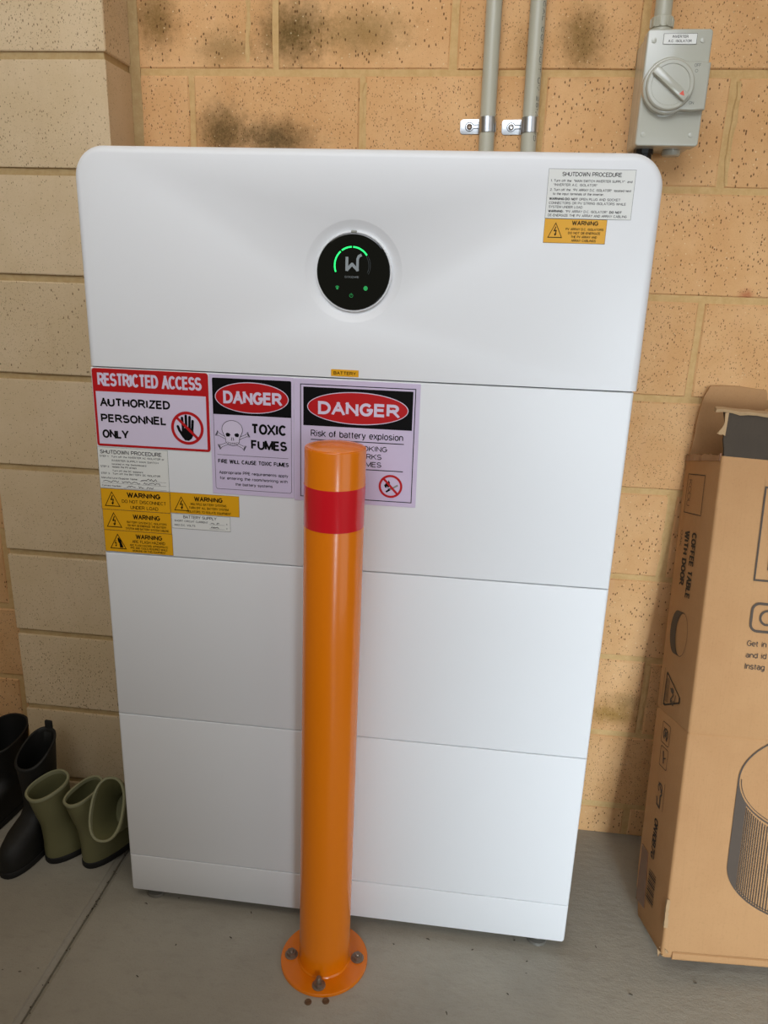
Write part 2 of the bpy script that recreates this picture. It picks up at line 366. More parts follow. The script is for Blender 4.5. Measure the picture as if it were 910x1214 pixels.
def floor_mat():
    q = NT('concrete'); P = q.pos()
    n1 = q.noise(P, 3.2, 5, 0.6); n2 = q.noise(q.pos((1, 2.2, 1)), 26, 5, 0.65); n3 = q.noise(P, 300, 3, 0.7)
    c = q.mix(q.ramp(n1, 0.3, 0.7), lin('#9b968a'), lin('#a9a497'))
    c = q.mix(q.math('MULTIPLY', q.ramp(n2, 0.5, 0.75), 0.35), c, lin('#8c877b'))
    c = q.mix(q.math('MULTIPLY', q.ramp(n3, 0.5, 0.75), 0.25), c, lin('#7d786c'))
    sp = q.specks(q.pos((1, 1.8, 1)), 34, 0.10, 0.16); c = q.mix(q.math('MULTIPLY', sp, 0.7), c, lin('#3d372d'))
    sp = q.specks(P, 60, 0.07, 0.10); c = q.mix(q.math('MULTIPLY', sp, 0.6), c, lin('#c2bcab'))
    q.col(c); q.set(Roughness=0.62, Specular_IOR_Level=0.35)
    q.bump(q.math('ADD', q.math('MULTIPLY', n2, 1.0), q.math('MULTIPLY', n3, 0.35)), 0.55, 0.002); return q.m
M['floor'] = floor_mat()
M['white'] = simple('white_enamel', '#e4e6e8', 0.38, var=0.01, scale=4, bump=0.05, bscale=900)
M['scuff'] = simple('scuffed_enamel', '#b9babb', 0.6)
M['seam'] = simple('seam_rubber', '#56585a', 0.7)
M['black_gloss'] = simple('black_glass', '#030a0a', 0.06, var=0.05, coat=0.5)
M['bezel'] = simple('bezel_white', '#e8eaec', 0.3, var=0.02)
M['green'] = simple('green_led', '#1fe36a', 0.4, emit=1.5)
M['green_dim'] = simple('green_icon', '#1b8f48', 0.4, emit=0.5)
M['grey_print'] = simple('grey_print', '#8f979a', 0.4)
M['dark_print'] = simple('dark_grey_print', '#3a4144', 0.4)
M['steel'] = simple('zinc_steel', '#c9ccce', 0.28, 1.0, var=0.08, scale=120)
M['foot'] = simple('foot_steel', '#85837c', 0.35, 0.5, var=0.08)
M['bolt'] = simple('bolt_steel', '#857668', 0.34, 0.55, var=0.3, scale=220)
M['rust'] = simple('rusty_steel', '#6b5038', 0.8, 0.2, var=0.4, scale=260)
M['sign_white'] = simple('sign_white', '#d6cbe0', 0.42, var=0.015)
M['sign_lilac'] = simple('sign_lilac', '#cfc2dc', 0.42, var=0.015)
M['sticker_white'] = simple('sticker_white', '#e0e1dc', 0.4, var=0.015)
M['yellow'] = simple('sticker_yellow', '#e2a50c', 0.42, var=0.03)
M['red'] = simple('sign_red', '#b8060f', 0.42, var=0.03)
M['black'] = simple('print_black', '#050506', 0.6, var=0.05)
M['black'].node_tree.nodes['Principled BSDF'].inputs['Specular IOR Level'].default_value = 0.15
M['ink'] = simple('pen_ink', '#15141a', 0.5)
M['grey_pvc'] = simple('grey_pvc', '#b0ae9c', 0.34, var=0.03)
M['iso_grey'] = simple('isolator_grey', '#b4b4a7', 0.2, var=0.015, coat=0.35)
M['iso_dark'] = simple('isolator_recess_grey', '#8f9087', 0.2, var=0.02)
M['iso_emboss'] = simple('embossed_grey', '#6c6e66', 0.4)
M['iso_red'] = simple('pointer_red', '#d8523a', 0.4)
M['black_plastic'] = simple('black_plastic', '#0c0c0d', 0.45)
M['orange'] = simple('orange_paint', '#e87c00', 0.25, var=0.015, scale=8, coat=0.25, bump=0.03, bscale=120)
M['band_red'] = simple('red_reflective_tape', '#d81424', 0.22, var=0.02, coat=0.5)
def card_mat(name, a, b, d):
    q = NT(name); P = q.obj(); n1 = q.noise(P, 5, 5, 0.6); n2 = q.noise(q.obj((40, 40, 1.2)), 12, 3, 0.5); n3 = q.noise(P, 240, 3, 0.7)
    c = q.mix(q.ramp(n1, 0.3, 0.7), lin(a), lin(b)); c = q.mix(q.math('MULTIPLY', q.ramp(n3, 0.5, 0.8), 0.3), c, lin(d))
    c = q.mix(q.math('MULTIPLY', q.ramp(n2, 0.5, 0.8), 0.12), c, lin(d))
    q.col(c); q.set(Roughness=0.72, Specular_IOR_Level=0.25); q.bump(q.math('ADD', n2, q.noise(P, 30, 4)), 0.25, 0.001); return q.m
M['card'] = card_mat('cardboard', '#ac8156', '#b48a5e', '#936c46')
M['card_side'] = M['card']
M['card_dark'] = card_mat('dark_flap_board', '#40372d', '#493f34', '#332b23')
M['card_torn'] = card_mat('torn_board_edge', '#a2835f', '#b3956f', '#7d6146')
M['card_ink'] = simple('carton_ink', '#4a3d31', 0.7, var=0.08, scale=90)
M['card_ink_black'] = simple('carton_ink_black', '#21180f', 0.7)
M['tape'] = simple('parcel_tape', '#7a5238', 0.18, var=0.15, scale=40, coat=0.3)
M['olive'] = simple('olive_rubber', '#6d6c4a', 0.48, var=0.1, scale=14, bump=0.1)
M['olive_rim'] = simple('olive_rim_rubber', '#8a8a6c', 0.45, var=0.08)
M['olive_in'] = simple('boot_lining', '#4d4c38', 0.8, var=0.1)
M['grit'] = simple('dirt_crumbs', '#3b3226', 0.9, var=0.4, scale=300)
M['sole'] = simple('black_sole_rubber', '#0b0b0a', 0.7)
M['boot_black'] = simple('black_boot_rubber', '#0a0b09', 0.6, var=0.12, scale=16, bump=0.1)
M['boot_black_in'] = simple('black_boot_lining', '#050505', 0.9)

# ------------------------------------------------------------------ setting: floor, back wall of bricks, pier
DW, ZB, P_ = 0.3282, 0.0718, 0.1742            # wall plane, first joint, course height
GX = -0.0665                                    # saw-cut joint in the floor
def struct(o): o['kind'] = 'structure'; return o
bm = bmesh.new()
prof = [(-1.3, 0), (GX-0.0115, 0), (GX-0.0098, -0.0030), (GX-0.0020, -0.0072), (GX-0.0008, -0.012), (GX+0.0014, -0.012), (GX+0.0026, -0.0072), (GX+0.0088, -0.0042), (GX+0.0110, 0), (2.6, 0), (2.6, -0.12), (-1.3, -0.12)]
ys = [-3.2+i*0.1 for i in range(37)]+[0.45]
loops = []
for k, y in enumerate(ys):
    j = random.uniform(-0.0012, 0.0012)
    loops.append([(x+(j if abs(x-GX) < 0.02 else 0), y, z) for x, z in prof])
loft(bm, loops)
floor = struct(obj('floor', bm, M['floor'], smooth=False))
bm = bmesh.new()                                 # grit lying in the cut
for k in range(90):
    y = random.uniform(-0.75, 0.15); r = random.uniform(0.0005, 0.0013)
    bmesh.ops.create_icosphere(bm, subdivisions=1, radius=r, matrix=Matrix.Translation((GX+random.uniform(-0.004, 0.005), y, -0.0066+r*0.3)))
grit = obj('joint_grit', bm, M['grit'], floor); grit['kind'] = 'stuff'
bm = bmesh.new(); rg = random.Random(4)          # twigs, husks and crumbs swept up on the slab
for (x, y) in ((0.715, 0.012), (0.735, -0.03), (0.905, -0.07), (0.96, -0.13), (0.64, -0.02), (0.56, -0.01), (0.70, -0.1), (0.60, -0.15), (0.5, -0.03), (0.23, 0.0), (0.12, -0.09), (0.21, -0.06), (0.03, -0.01), (0.08, -0.16), (0.86, 0.02), (0.80, 0.1), (1.02, -0.03)):
    a = rg.uniform(0, 3.1); l = rg.uniform(0.003, 0.008)
    tube(bm, [(x-l/2*math.cos(a), y-l/2*math.sin(a), 0.0008), (x, y+rg.uniform(-.001, .001), 0.0014), (x+l/2*math.cos(a), y+l/2*math.sin(a), 0.0008)], [0.0005, 0.0008, 0.0004], 6)
o = obj('floor_debris', bm, M['grit'], floor); o['kind'] = 'stuff'

def brick_mesh(name, L, H, D, ch, mat, seed):
    """brick with a proud, slightly uneven face: origin at the middle of its face, face towards -Y"""
    rg = random.Random(seed); bm = bmesh.new(); hx, hz = L/2, H/2
    def ring(ix, y, jit):
        pts = []
        for (a, b, c, d) in ((-1, -1, 1, -1), (1, -1, 1, 1), (1, 1, -1, 1), (-1, 1, -1, -1)):
            for t in (0, 1/3, 2/3):
                x = (a+(c-a)*t)*(hx-ix); z = (b+(d-b)*t)*(hz-ix)
                pts.append((x+rg.uniform(-jit, jit), y+rg.uniform(-jit, jit)*0.4, z+rg.uniform(-jit, jit)))
        return pts
    loft(bm, [ring(ch*1.1, 0, 0.0007), ring(ch*0.25, ch*0.8, 0.0009), ring(0, D, 0)], True, True)
    me = mesh(bm, name, 50, False); me.materials.append(mat); return me
bm = bmesh.new(); box(bm, -1.3, 2.6, DW+0.0026, DW+0.12, -0.02, 2.35)
wall = struct(obj('wall_back', bm, M['mortar'], smooth=False))
full = [brick_mesh('brick', 0.2915, 0.1642, 0.06, 0.003, M['brick'], s) for s in range(4)]
base = [brick_mesh('brick', 0.2915, 0.0668, 0.06, 0.003, M['brick'], s+9) for s in range(2)]
pitch = 0.3015
for r in range(0, 12):
    z = 0.033 if r == 0 else ZB+(r-0.5)*P_
    off = 0.9600 if r % 2 == 0 else 0.8092
    k0 = math.ceil((-1.15-off)/pitch); k1 = math.floor((2.45-off)/pitch)
    for k in range(k0, k1):
        x = off+(k+0.5)*pitch
        if r < 7 and 0.12 < x < 0.62 and r > 0: continue       # wholly behind the battery stack
        if -0.30 < x-0.14 and x+0.15 < -0.06 and r < 12 and x > -0.30: pass
        b = link('brick', (base if r == 0 else full)[random.randrange(2 if r == 0 else 4)], None, wall)
        b.location = (x+random.uniform(-0.0012, 0.0012), DW+random.uniform(-0.0008, 0.0008), z+random.uniform(-0.001, 0.001))
        b.rotation_euler = (0, random.uniform(-0.003, 0.003), 0)
# raised mortar smears left beside some perpends
bm = bmesh.new()
for (x, z0, z1) in ((0.9605, 0.262, 0.41), (0.953, 0.60, 0.765), (0.968, 1.30, 1.455), (0.159, 1.48, 1.6), (0.362, 1.31, 1.45)):
    pts = []
    n = 9
    for i in range(n):
        t = i/(n-1); pts.append((x+random.uniform(-0.002, 0.002), DW+0.0015, z0+(z1-z0)*t))
    tube(bm, pts, [0.004+random.uniform(-0.001, 0.0012) for _ in pts], 8)
for v in bm.verts: v.co.y = DW+0.0015+(v.co.y-DW-0.0015)*0.45
sm = obj('mortar_smear', bm, M['mortar'], wall)

# the pier at the left
PY, PX0, PX1 = 0.2225, -0.3215, -0.047
bm = bmesh.new(); box(bm, PX0+0.004, PX1-0.004, PY+0.0045, DW+0.01, 0, 2.3)
pier = struct(obj('wall_left', bm, M['pier_mortar'], smooth=False))
def pier_brick(H, seed):
    rg = random.Random(seed); bm = bmesh.new(); L = PX1-PX0
    box(bm, -L/2, L/2, 0, DW-PY-0.010, -H/2, H/2, 0.0022, 2)
    for v in bm.verts: v.co += Vector((rg.uniform(-1, 1), rg.uniform(-1, 1), rg.uniform(-1, 1)))*0.0005
    me = mesh(bm, 'brick', 50, False); me.materials.append(M['pier']); return me
pb = [pier_brick(0.1625, s) for s in range(3)]; pb0 = pier_brick(0.0655, 5)
for r in range(0, 13):
    z = 0.033 if r == 0 else ZB+(r-0.5)*P_
    b = link('brick', pb0 if r == 0 else pb[r % 3], None, pier)
    b.location = ((PX0+PX1)/2+random.uniform(-0.001, 0.001), PY+random.uniform(-0.001, 0.001), z)
bm = bmesh.new()                                 # mortar fillet between pier and wall
loft(bm, [[(PX1-0.003, DW-0.011, z), (PX1+0.002+random.uniform(0, .001), DW-0.008, z), (PX1+0.012+random.uniform(0, .002), DW-0.001, z), (PX1+0.012, DW+0.006, z), (PX1-0.003, DW+0.006, z)] for z in [i*0.05 for i in range(46)]])
obj('mortar_fillet', bm, M['pier_mortar'], pier)

# ------------------------------------------------------------------ inverter, battery modules, plinth
def unitmap(ox, oz, y):
    return lambda u, v, k: Vector((u/1000-ox, y-k*0.00012, v/1000-oz))
ZS = [0.0220, 0.1015, 0.3997, 0.6979, 0.9961]
BACK = 0.265
inv = thing('inverter', 'white hybrid inverter with round black display, topmost unit of the white stack', 'inverter', (0.402, 0, ZS[4]))
bm = bmesh.new()
slab(bm, -0.4035, 0.4025, 0.0012, 0.3065, 0.0, BACK-0.02, (0.001, 0.001, 0.043, 0.043), 0.011, 0.011, 0.011, seg=6, n=12)
# raise bottom bevel: keep the lower edge crisp
for v in bm.verts:
    if v.co.z < 0.02 and abs(v.co.x) < 0.41: v.co.z = 0.0012 if v.co.z < 0.0125 else v.co.z
casing = obj('casing', bm, M['white'], inv)
DX, DZ = 0.400-0.402, 1.1445-ZS[4]
bm = bmesh.new()
lathe(bm, [(0.0, -0.02), (0.0705, -0.02), (0.0705, -0.0005), (0.068, 0.0006), (0.060, 0.0040), (0.056, 0.0058), (0.0545, 0.0062), (0.0, 0.0062)], 96, 'Y', DX, 0, DZ)
cut = obj('cutter', bm, None)
cut.location = inv.location
md = casing.modifiers.new('dish', 'BOOLEAN'); md.operation = 'DIFFERENCE'; md.object = cut; md.solver = 'EXACT'
bpy.context.view_layer.update()
dg = bpy.context.evaluated_depsgraph_get()
nm = bpy.data.meshes.new_from_object(casing.evaluated_get(dg))
casing.modifiers.clear(); casing.data = nm
if not nm.materials: nm.materials.append(M['white'])
bpy.data.objects.remove(cut)
for p in nm.polygons: p.use_smooth = True; p.material_index = 0
nm.set_sharp_from_angle(angle=math.radians(24))
k = Ink(lambda u, v, l: Vector((u/1000-0.402, 0.0004-l*0.0003, v/1000-ZS[4])), 1)
k.line([(553, 1290.5), (570, 1291.8), (590, 1291.0), (612, 1288.0), (634, 1285.4)], 0.5); k.line([(562, 1288.5), (580, 1290.2), (600, 1290.4)], 0.4); k.line([(556, 1290.5), (559, 1287.0)], 0.4)
k.done('scuff_mark', M['scuff'], inv)
# display
bm = bmesh.new()
lathe(bm, [(0.0515, 0.0062), (0.0540, 0.0062), (0.0540, 0.0022), (0.0534, 0.0015), (0.0522, 0.0015), (0.0515, 0.0022)], 72, 'Y', DX, 0, DZ)
bm.faces.ensure_lookup_table()
disp = None
bm2 = bmesh.new()
lathe(bm2, [(0.0, 0.0063), (0.0517, 0.0063), (0.0517, 0.0012), (0.0512, 0.0004), (0.0500, 0.0), (0.0, 0.0)], 72, 'Y', DX, 0, DZ)
disp = obj('display', bm2, M['black_gloss'], inv, sharp=10)
disp['label'] = 'round glossy black display with glowing green arc'
obj('bezel', bm, M['bezel'], disp)
bm = bmesh.new(); box(bm, DX-0.004, DX+0.004, -0.0004, 0.004, DZ+0.0515, DZ+0.0550, 0.001); obj('release_tab', bm, M['iso_dark'], disp)
fm = unitmap(0.402, ZS[4], 0.0)
cu, cv = 398.5, 1153.0
k = Ink(fm, 2); RO = 25.8
for a0, a1 in ((127, 92.5), (87.5, 35)): k.ring(cu, cv, RO, RO, 2.1, 20, a0, a1)
k.ring(cu, cv, RO, RO, 2.1, 14, 132, 201)
k.done('battery_level_arc', M['green'], disp)
k = Ink(fm, 2); k.ring(cu, cv, RO, RO, 0.5, 16, 32, -25); k.ring(cu, cv, RO-2.2, RO-2.2, 0.5, 16, 32, -25); k.done('empty_arc', M['dark_print'], disp)
k = Ink(fm, 2)
k.line([(390.9, 1163.5), (391.0, 1146.8)], 4.0); k.line([(391.0, 1147.2), (398.3, 1155.0), (406.0, 1147.2)], 4.0); k.line([(406.0, 1146.8), (405.9, 1161.5), (407.5, 1165.5), (410.6, 1167.2)], 3.6)
k.text('GOODWE', 398.2, 1136.6, 2.6, 20, 'c', -0.006); k.done('logo', M['grey_print'], disp)
k = Ink(fm, 2)
for i in range(3): k.ring(377.8, 1122.6, 1.2+1.3*i*0.7, 1.2+1.3*i*0.7, 0.6, 10, 20, 160)
k.ell(377.8, 1121.8, 1.5, 1.3, 12); k.ell(418.0, 1123.2, 3.0, 3.2, 16); k.ring(397.8, 1112.8, 2.6, 2.6, 0.5, 16, 110, 430); k.rect(397.5, 398.1, 1112.8, 1116)
k.done('indicator_icons', M['green_dim'], disp)

def module(name, label, cat, z0, z1, group=None):
    t = thing(name, label, cat, (0.4, 0, z0), (0, 0, 0), group); h = z1-z0
    bm = bmesh.new(); slab(bm, -0.4, 0.4, 0.0006, h-0.0006, 0.0, 0.030, (0.0008,)*4, 0.0045, 0.0012, 0.0045)
    obj('front_cover', bm, M['white'], t)
    bm = bmesh.new(); slab(bm, -0.3975, 0.3975, 0.0006, h-0.0006, 0.0302, BACK-0.02, (0.002,)*4, 0.002, 0.001); obj('casing', bm, M['white'], t)
    for s in (-1, 1):
        bm = bmesh.new(); box(bm, s*0.3972-0.0035, s*0.3972+0.0035, 0.09, 0.19, h-0.075, h-0.045, 0.003); obj('carry_handle', bm, M['seam'], t)
    return t
G = 'white battery modules stacked under the inverter'
m3 = module('battery_module', 'white battery module carrying the warning signs, directly under the inverter', 'battery', ZS[3], ZS[4], G)
m2 = module('battery_module', 'plain white battery module in the middle of the stack, below the signs', 'battery', ZS[2], ZS[3], G)
m1 = module('battery_module', 'plain white battery module, lowest of three, resting on the low plinth', 'battery', ZS[1], ZS[2], G)
bm = bmesh.new(); slab(bm, -0.3985, 0.3985, -0.0018, 0.0004, 0.006, 0.22, (0.001,)*4, 0.001, 0.0005)
for z in (ZS[4]-ZS[3],):
    obj('gasket', bm, M['seam'], m3, loc=(0, 0, z))
bm = bmesh.new(); box(bm, 0.386, 0.4012, 0.012, 0.02, 0.286, 0.2965, 0.001); obj('seam_gap_shade', bm, M['black_plastic'], m3)  # black sliver, no real clip: stands for the shaded gap at the seam's end
pl = thing('plinth', 'low white plinth on small adjustable feet under the battery stack', 'base', (0.4, 0, 0))
bm = bmesh.new(); slab(bm, -0.4, 0.4, ZS[0], ZS[1]-0.0005, 0.0, BACK-0.02, (0.005, 0.005, 0.0006, 0.0006), 0.0045, 0.0015, 0.0045); obj('cover', bm, M['white'], pl)
for x in (-0.362, 0.355):
    for y in (0.0235, 0.215):
        f = bmesh.new(); lathe(f, [(0.0, 0.0), (0.0175, 0.0), (0.0185, 0.0015), (0.0175, 0.006), (0.010, 0.008), (0.010, 0.0225), (0.0, 0.0225)], 28, 'Z', x, y, 0); obj('foot', f, M['foot'], pl)

# ------------------------------------------------------------------ signs and stickers on the stack
BLK = 0.0012
def sign(name, label, cat, u0, u1, v0, v1, thick, mat, radius=0.3, group=None):
    ox, oz = (u0+u1)/2000, (v0+v1)/2000
    t = thing(name, label, cat, (ox, 0, oz), (0, 0, 0), group)
    bm = bmesh.new()
    hx, hz = (u1-u0)/2000, (v1-v0)/2000
    slab(bm, -hx, hx, -hz, hz, -thick, 0.0, (radius/1000,)*4, 0.0002, 0.0002, seg=1, n=4)
    obj('panel', bm, mat, t)
    return t, unitmap(ox, oz, -thick)
def bolt_triangle(k, cu, v0, v1, w, t=0.9):
    A = [(cu-w/2, v0), (cu+w/2, v0), (cu, v1)]
    cx, cy = cu, v0+(v1-v0)*0.36
    k.strip(A, [(cx+(x-cx)*(1-t/6), cy+(y-cy)*(1-t/6)) for x, y in A])
def bolt(k, cu, cv, s):
    k.line([(cu+0.1*s, cv+s), (cu-0.28*s, cv+0.05*s), (cu+0.25*s, cv+0.22*s), (cu+0.05*s, cv-0.8*s)], 0.22*s)
    k.poly([(cu-0.25*s, cv-0.55*s), (cu+0.38*s, cv-0.48*s), (cu+0.05*s, cv-1.1*s)])

# restricted access
t, f = sign('restricted_access_sign', 'red bordered sign lettered RESTRICTED ACCESS with crossed hand symbol', 'sign', 3.2, 184.6, 875.0, 994.5, 0.0012, M['red'], 4)
k = Ink(f, 1); k.rect(7.2, 180.4, 878.6, 959.8); k.done('white_field', M['sign_white'], t)
k = Ink(f, 2); k.text('RESTRICTED ACCESS', 11.5, 968.0, 20.0, 163.3, 'l', 0.016); k.done('header_lettering', M['sign_white'], t)
k = Ink(f, 2); k.text('AUTHORIZED', 13.0, 937.0, 13.2, 111.2, 'l', 0.026); k.text('PERSONNEL', 12.4, 912.6, 12.9, 105.2, 'l', 0.026); k.text('ONLY', 13.0, 887.7, 13.6, 42.2, 'l', 0.026); k.done('lettering', M['black'], t)
k = Ink(f, 2); hx, hz = 149.2, 908.2                                     # raised open hand
k.poly([(hx-8.5, hz+2), (hx+9.5, hz+2), (hx+10.5, hz-6), (hx+7, hz-14), (hx+2, hz-17.5), (hx-4, hz-17), (hx-8.5, hz-11)])
for dx, dy, l, a in ((-6.2, 1, 15.5, 4), (-1.2, 2, 18, 0), (3.8, 2, 16.5, -3), (8.2, 1, 11.5, -5)):
    x1 = hx+dx-math.sin(math.radians(a))*l; y1 = hz+dy+math.cos(math.radians(a))*l
    k.line([(hx+dx, hz+dy), (x1, y1)], 4.1); k.ell(x1, y1+0.8, 2.05, 2.05, 14)
k.line([(hx-6, hz-11.5), (hx-12, hz-2), (hx-14.2, hz+3.5)], 4.2); k.ell(hx-14.5, hz+4.2, 2.0, 2.0, 12); k.done('hand_symbol', M['black'], t)
k = Ink(f, 3); k.ring(149.7, 910.2, 25.6, 25.6, 4.4, 48); k.line([(133.2, 926.2), (166.3, 894.3)], 4.2); k.done('prohibition_ring', M['red'], t)

# toxic fumes
t, f = sign('toxic_fumes_sign', 'white DANGER sign lettered TOXIC FUMES with skull and crossbones', 'sign', 186.0, 314.8, 810.0, 994.0, 0.0010, M['sign_lilac'], 0.5)
k = Ink(f, 1); k.poly(rrect(190.8, 311.2, 934.3, 988.8, [0.1, 0.1, 2, 2], 4)); k.done('header', M['black'], t)
k = Ink(f, 2); k.ell(250.9, 961.0, 56.4, 23.2, 56); k.done('ellipse_rim', M['sign_white'], t)
k = Ink(f, 3); k.ell(250.9, 961.0, 55.2, 22.0, 56); k.done('ellipse', M['red'], t)
k = Ink(f, 4); k.text('DANGER', 207.4, 951.3, 19.0, 89.4, 'l', 0.026); k.done('danger_lettering', M['sign_white'], t)
k = Ink(f, 2)
k.line([(191.3, 934.5), (191.6, 820), (193.6, 818), (308.8, 817.6), (310.9, 819.6), (311.0, 934.5)], 0.55)
k.text('TOXIC', 249.0, 906.5, 16.2, 55, 'l', 0.025); k.text('FUMES', 248.6, 882.9, 14.8, 55.8, 'l', 0.024)
k.line([(195.6, 872.2), (306.0, 872.0)], 0.5); k.text('FIRE WILL CAUSE TOXIC FUMES', 196.2, 858.8, 6.5, 110.5, 'l', 0.02)
k.text('Appropriate PPE requirements apply', 197.3, 842.2, 4.9, 108.5, 'l', 0.008); k.text('for entering the room/working with', 198.1, 833.2, 4.9, 107, 'l', 0.008); k.text('the battery systems', 222.4, 824.3, 4.7, 59, 'l', 0.008)
k.done('lettering', M['black'], t)
def bone(k, ax, ay, bx, by, w, fill):
    d = math.hypot(bx-ax, by-ay); ux, uy = (bx-ax)/d, (by-ay)/d; nx, ny = -uy, ux
    def e(cx, cy, s):
        return [(cx+ux*s*1.6*w/3+nx*w*0.95*c+ux*s*w*0.55*abs(c), cy+uy*s*1.6*w/3+ny*w*0.95*c+uy*s*w*0.55*abs(c)) for c in (-1, -0.5, 0, 0.5, 1)]
    A = [(ax+nx*w*0.38, ay+ny*w*0.38)]; pa = e(ax, ay, -1); pb_ = e(bx, by, 1)
    pts = [(bx-nx*w*0.38, by-ny*w*0.38)]+pb_+[(bx+nx*w*0.38, by+ny*w*0.38), (ax+nx*w*0.38, ay+ny*w*0.38)]+list(reversed(pa))+[(ax-nx*w*0.38, ay-ny*w*0.38)]
    if fill: k.poly(pts)
    else: k.line(pts+[pts[0]], 0.65)
bones = ((199.0, 903.5, 235.5, 885.8), (241.5, 903.8, 202.5, 886.0))
cran = [(220.0+16.0*math.cos(a), 912.0+13.8*math.sin(a)) for a in [math.radians(-25+230*i/24) for i in range(25)]]
jaw = [(206.6, 903.8), (209.0, 899.5), (209.5, 893), (213, 888.6), (220, 887.2), (227, 888.6), (230.5, 893), (231, 899.5), (233.4, 903.8)]
k = Ink(f, 2); [bone(k, *b, 4.2, True) for b in bones]; k.poly(cran+jaw); k.done('skull', M['sign_white'], t)
k = Ink(f, 3)
for b in bones[:1]: bone(k, *b, 4.2, False)
bone(k, *bones[1], 4.2, False); k.done('crossbones', M['black'], t)
k = Ink(f, 4); k.poly(cran+jaw); k.done('skull', M['sign_white'], t)
k = Ink(f, 5); k.line(cran+jaw+[cran[0]], 0.7)
for sx in (-1, 1):
    k.poly([(220+sx*x, y) for x, y in ((2.8, 903.8), (4.5, 906.2), (8.5, 907.0), (10.6, 904.5), (9.2, 900.8), (5.0, 901.0))])
    k.line([(220+sx*1.0, 899.6), (220+sx*1.9, 896.0), (220+sx*0.9, 895.4)], 0.9)
k.line([(211.5, 892.8), (216, 891.4), (220, 891.0), (224, 891.4), (228.5, 892.8)], 0.4)
for i in range(-3, 4): k.line([(220+i*2.2, 892.4), (220+i*2.2, 888.8)], 0.3)
k.line([(212.5, 890.2), (220, 889.0), (227.5, 890.2)], 0.35); k.done('skull_features', M['black'], t)

# battery explosion sign
t, f = sign('battery_explosion_sign', 'white DANGER sign about battery explosion, partly behind the orange bollard', 'sign', 315.4, 501.6, 807.6, 993.6, 0.0010, M['sign_lilac'], 0.5)
k = Ink(f, 1); k.rect(329.3, 491.5, 924.8, 982.1); k.done('header', M['black'], t)
k = Ink(f, 2); k.ell(410.3, 953.4, 75.2, 24.0, 64); k.done('ellipse_rim', M['sign_white'], t)
k = Ink(f, 3); k.ell(410.3, 953.4, 74.0, 22.8, 64); k.done('ellipse', M['red'], t)
k = Ink(f, 4); k.text('DANGER', 351.5, 942.6, 19.4, 120.6, 'l', 0.027); k.done('danger_lettering', M['sign_white'], t)
k = Ink(f, 2); k.frame(324.6, 495.4, 814.4, 986.3, 1.2)
k.text('Risk of battery explosion', 340.6, 908.6, 10.2, 138.6, 'l', 0.004); k.line([(341.0, 904.0), (480.2, 904.0)], 1.3); k.line([(341.0, 862.3), (480.4, 862.3)], 1.3)
k.text('NO SMOKING', 456.2, 890.4, 8.2, 76, 'r', 0.006); k.text('NO SPARKS', 448.0, 878.4, 8.2, 68, 'r', 0.006); k.text('NO FLAMES', 448.0, 866.5, 8.2, 68, 'r', 0.006)
k.done('lettering', M['black'], t)
k = Ink(f, 2); cu, cv = 462.8, 838.6
k.poly([(cu-9.5, cv+1.5), (cu-7, cv+4.5), (cu-4.5, cv+5.5), (cu-3, cv+9.5), (cu-1, cv+6), (cu-1, cv+2), (cu-2, cv-1), (cu-4, cv-2.5), (cu-5, cv+0.5), (cu-6.5, cv-3), (cu-8.5, cv-1.5)])
k.line([(cu-6, cv-8.5), (cu-1.5, cv-5.5)], 2.8); k.line([(cu-4, cv-4.5), (cu+2, cv-2)], 0.9); k.done('flame_symbol', M['black'], t)
k = Ink(f, 2); k.line([(cu-1.5, cv-5.5), (cu+10.5, cv+2)], 2.6); k.done('match_symbol', M['iso_dark'], t)
k = Ink(f, 3); k.ring(cu, cv, 17.9, 17.9, 3.4, 44); k.line([(cu-10.8, cv+11.6), (cu+10.8, cv-11.6)], 3.4); k.done('prohibition_ring', M['red'], t)

# small battery label
t, f = sign('battery_label', 'tiny yellow label lettered BATTERY above the explosion sign', 'label', 370.2, 410.6, 999.2, 1009.0, 0.0006, M['yellow'])
k = Ink(f, 1); k.text('BATTERY', 390.5, 1001.7, 4.6, 33, 'c', 0.012); k.done('lettering', M['black'], t)

def squiggle(k, u0, u1, v, amp, n, w=0.5, seed=1):
    rg = random.Random(seed); pts = []
    for i in range(n):
        pts.append((u0+(u1-u0)*i/(n-1)+rg.uniform(-.5, .5), v+rg.uniform(-amp, amp)*(1 if i % 2 else -1)*0.9))
    k.line(pts, w)
# shutdown procedure, lower left
t, f = sign('shutdown_sticker', 'white shutdown procedure sticker with handwriting, below the red bordered sign', 'sticker', 1.8, 115.8, 807.0, 873.0, 0.0004, M['sticker_white'])
k = Ink(f, 1); k.frame(1.8, 115.8, 807.0, 873.0, 0.35)
k.text('SHUTDOWN PROCEDURE', 6.0, 862.6, 6.2, 100, 'l', 0.008)
L = 862.6
for s, u, v, wd in (('STEP 1:', 5, 857.0, 15), ('Turn off the INVERTER AC ISOLATOR or', 24, 857.0, 86), ('INVERTER SUPPLY MAIN SWITCH', 24, 850.8, 76), ('located in the Switchboard', 24, 845.2, 56),
                    ('STEP 2:', 5, 840.6, 15), ('Isolate the PV arrays', 24, 840.6, 40), ('Turn off the DC isolators', 24, 834.4, 50), ('STEP 3:', 5, 829.6, 15), ('Turn off the BATTERY DC ISOLATOR', 24, 829.6, 78),
                    ('Manufacturer/Supplier Name:', 5, 822.4, 60), ('Contact Number:', 5, 809.6, 33)):
    k.text(s, u, v, 3.0, wd, 'l', 0.008)
for u0, v in ((68, 821.4), (5, 815.4), (40, 808.8)): k.line([(u0, v), (111, v)], 0.3)
k.done('lettering', M['black'], t)
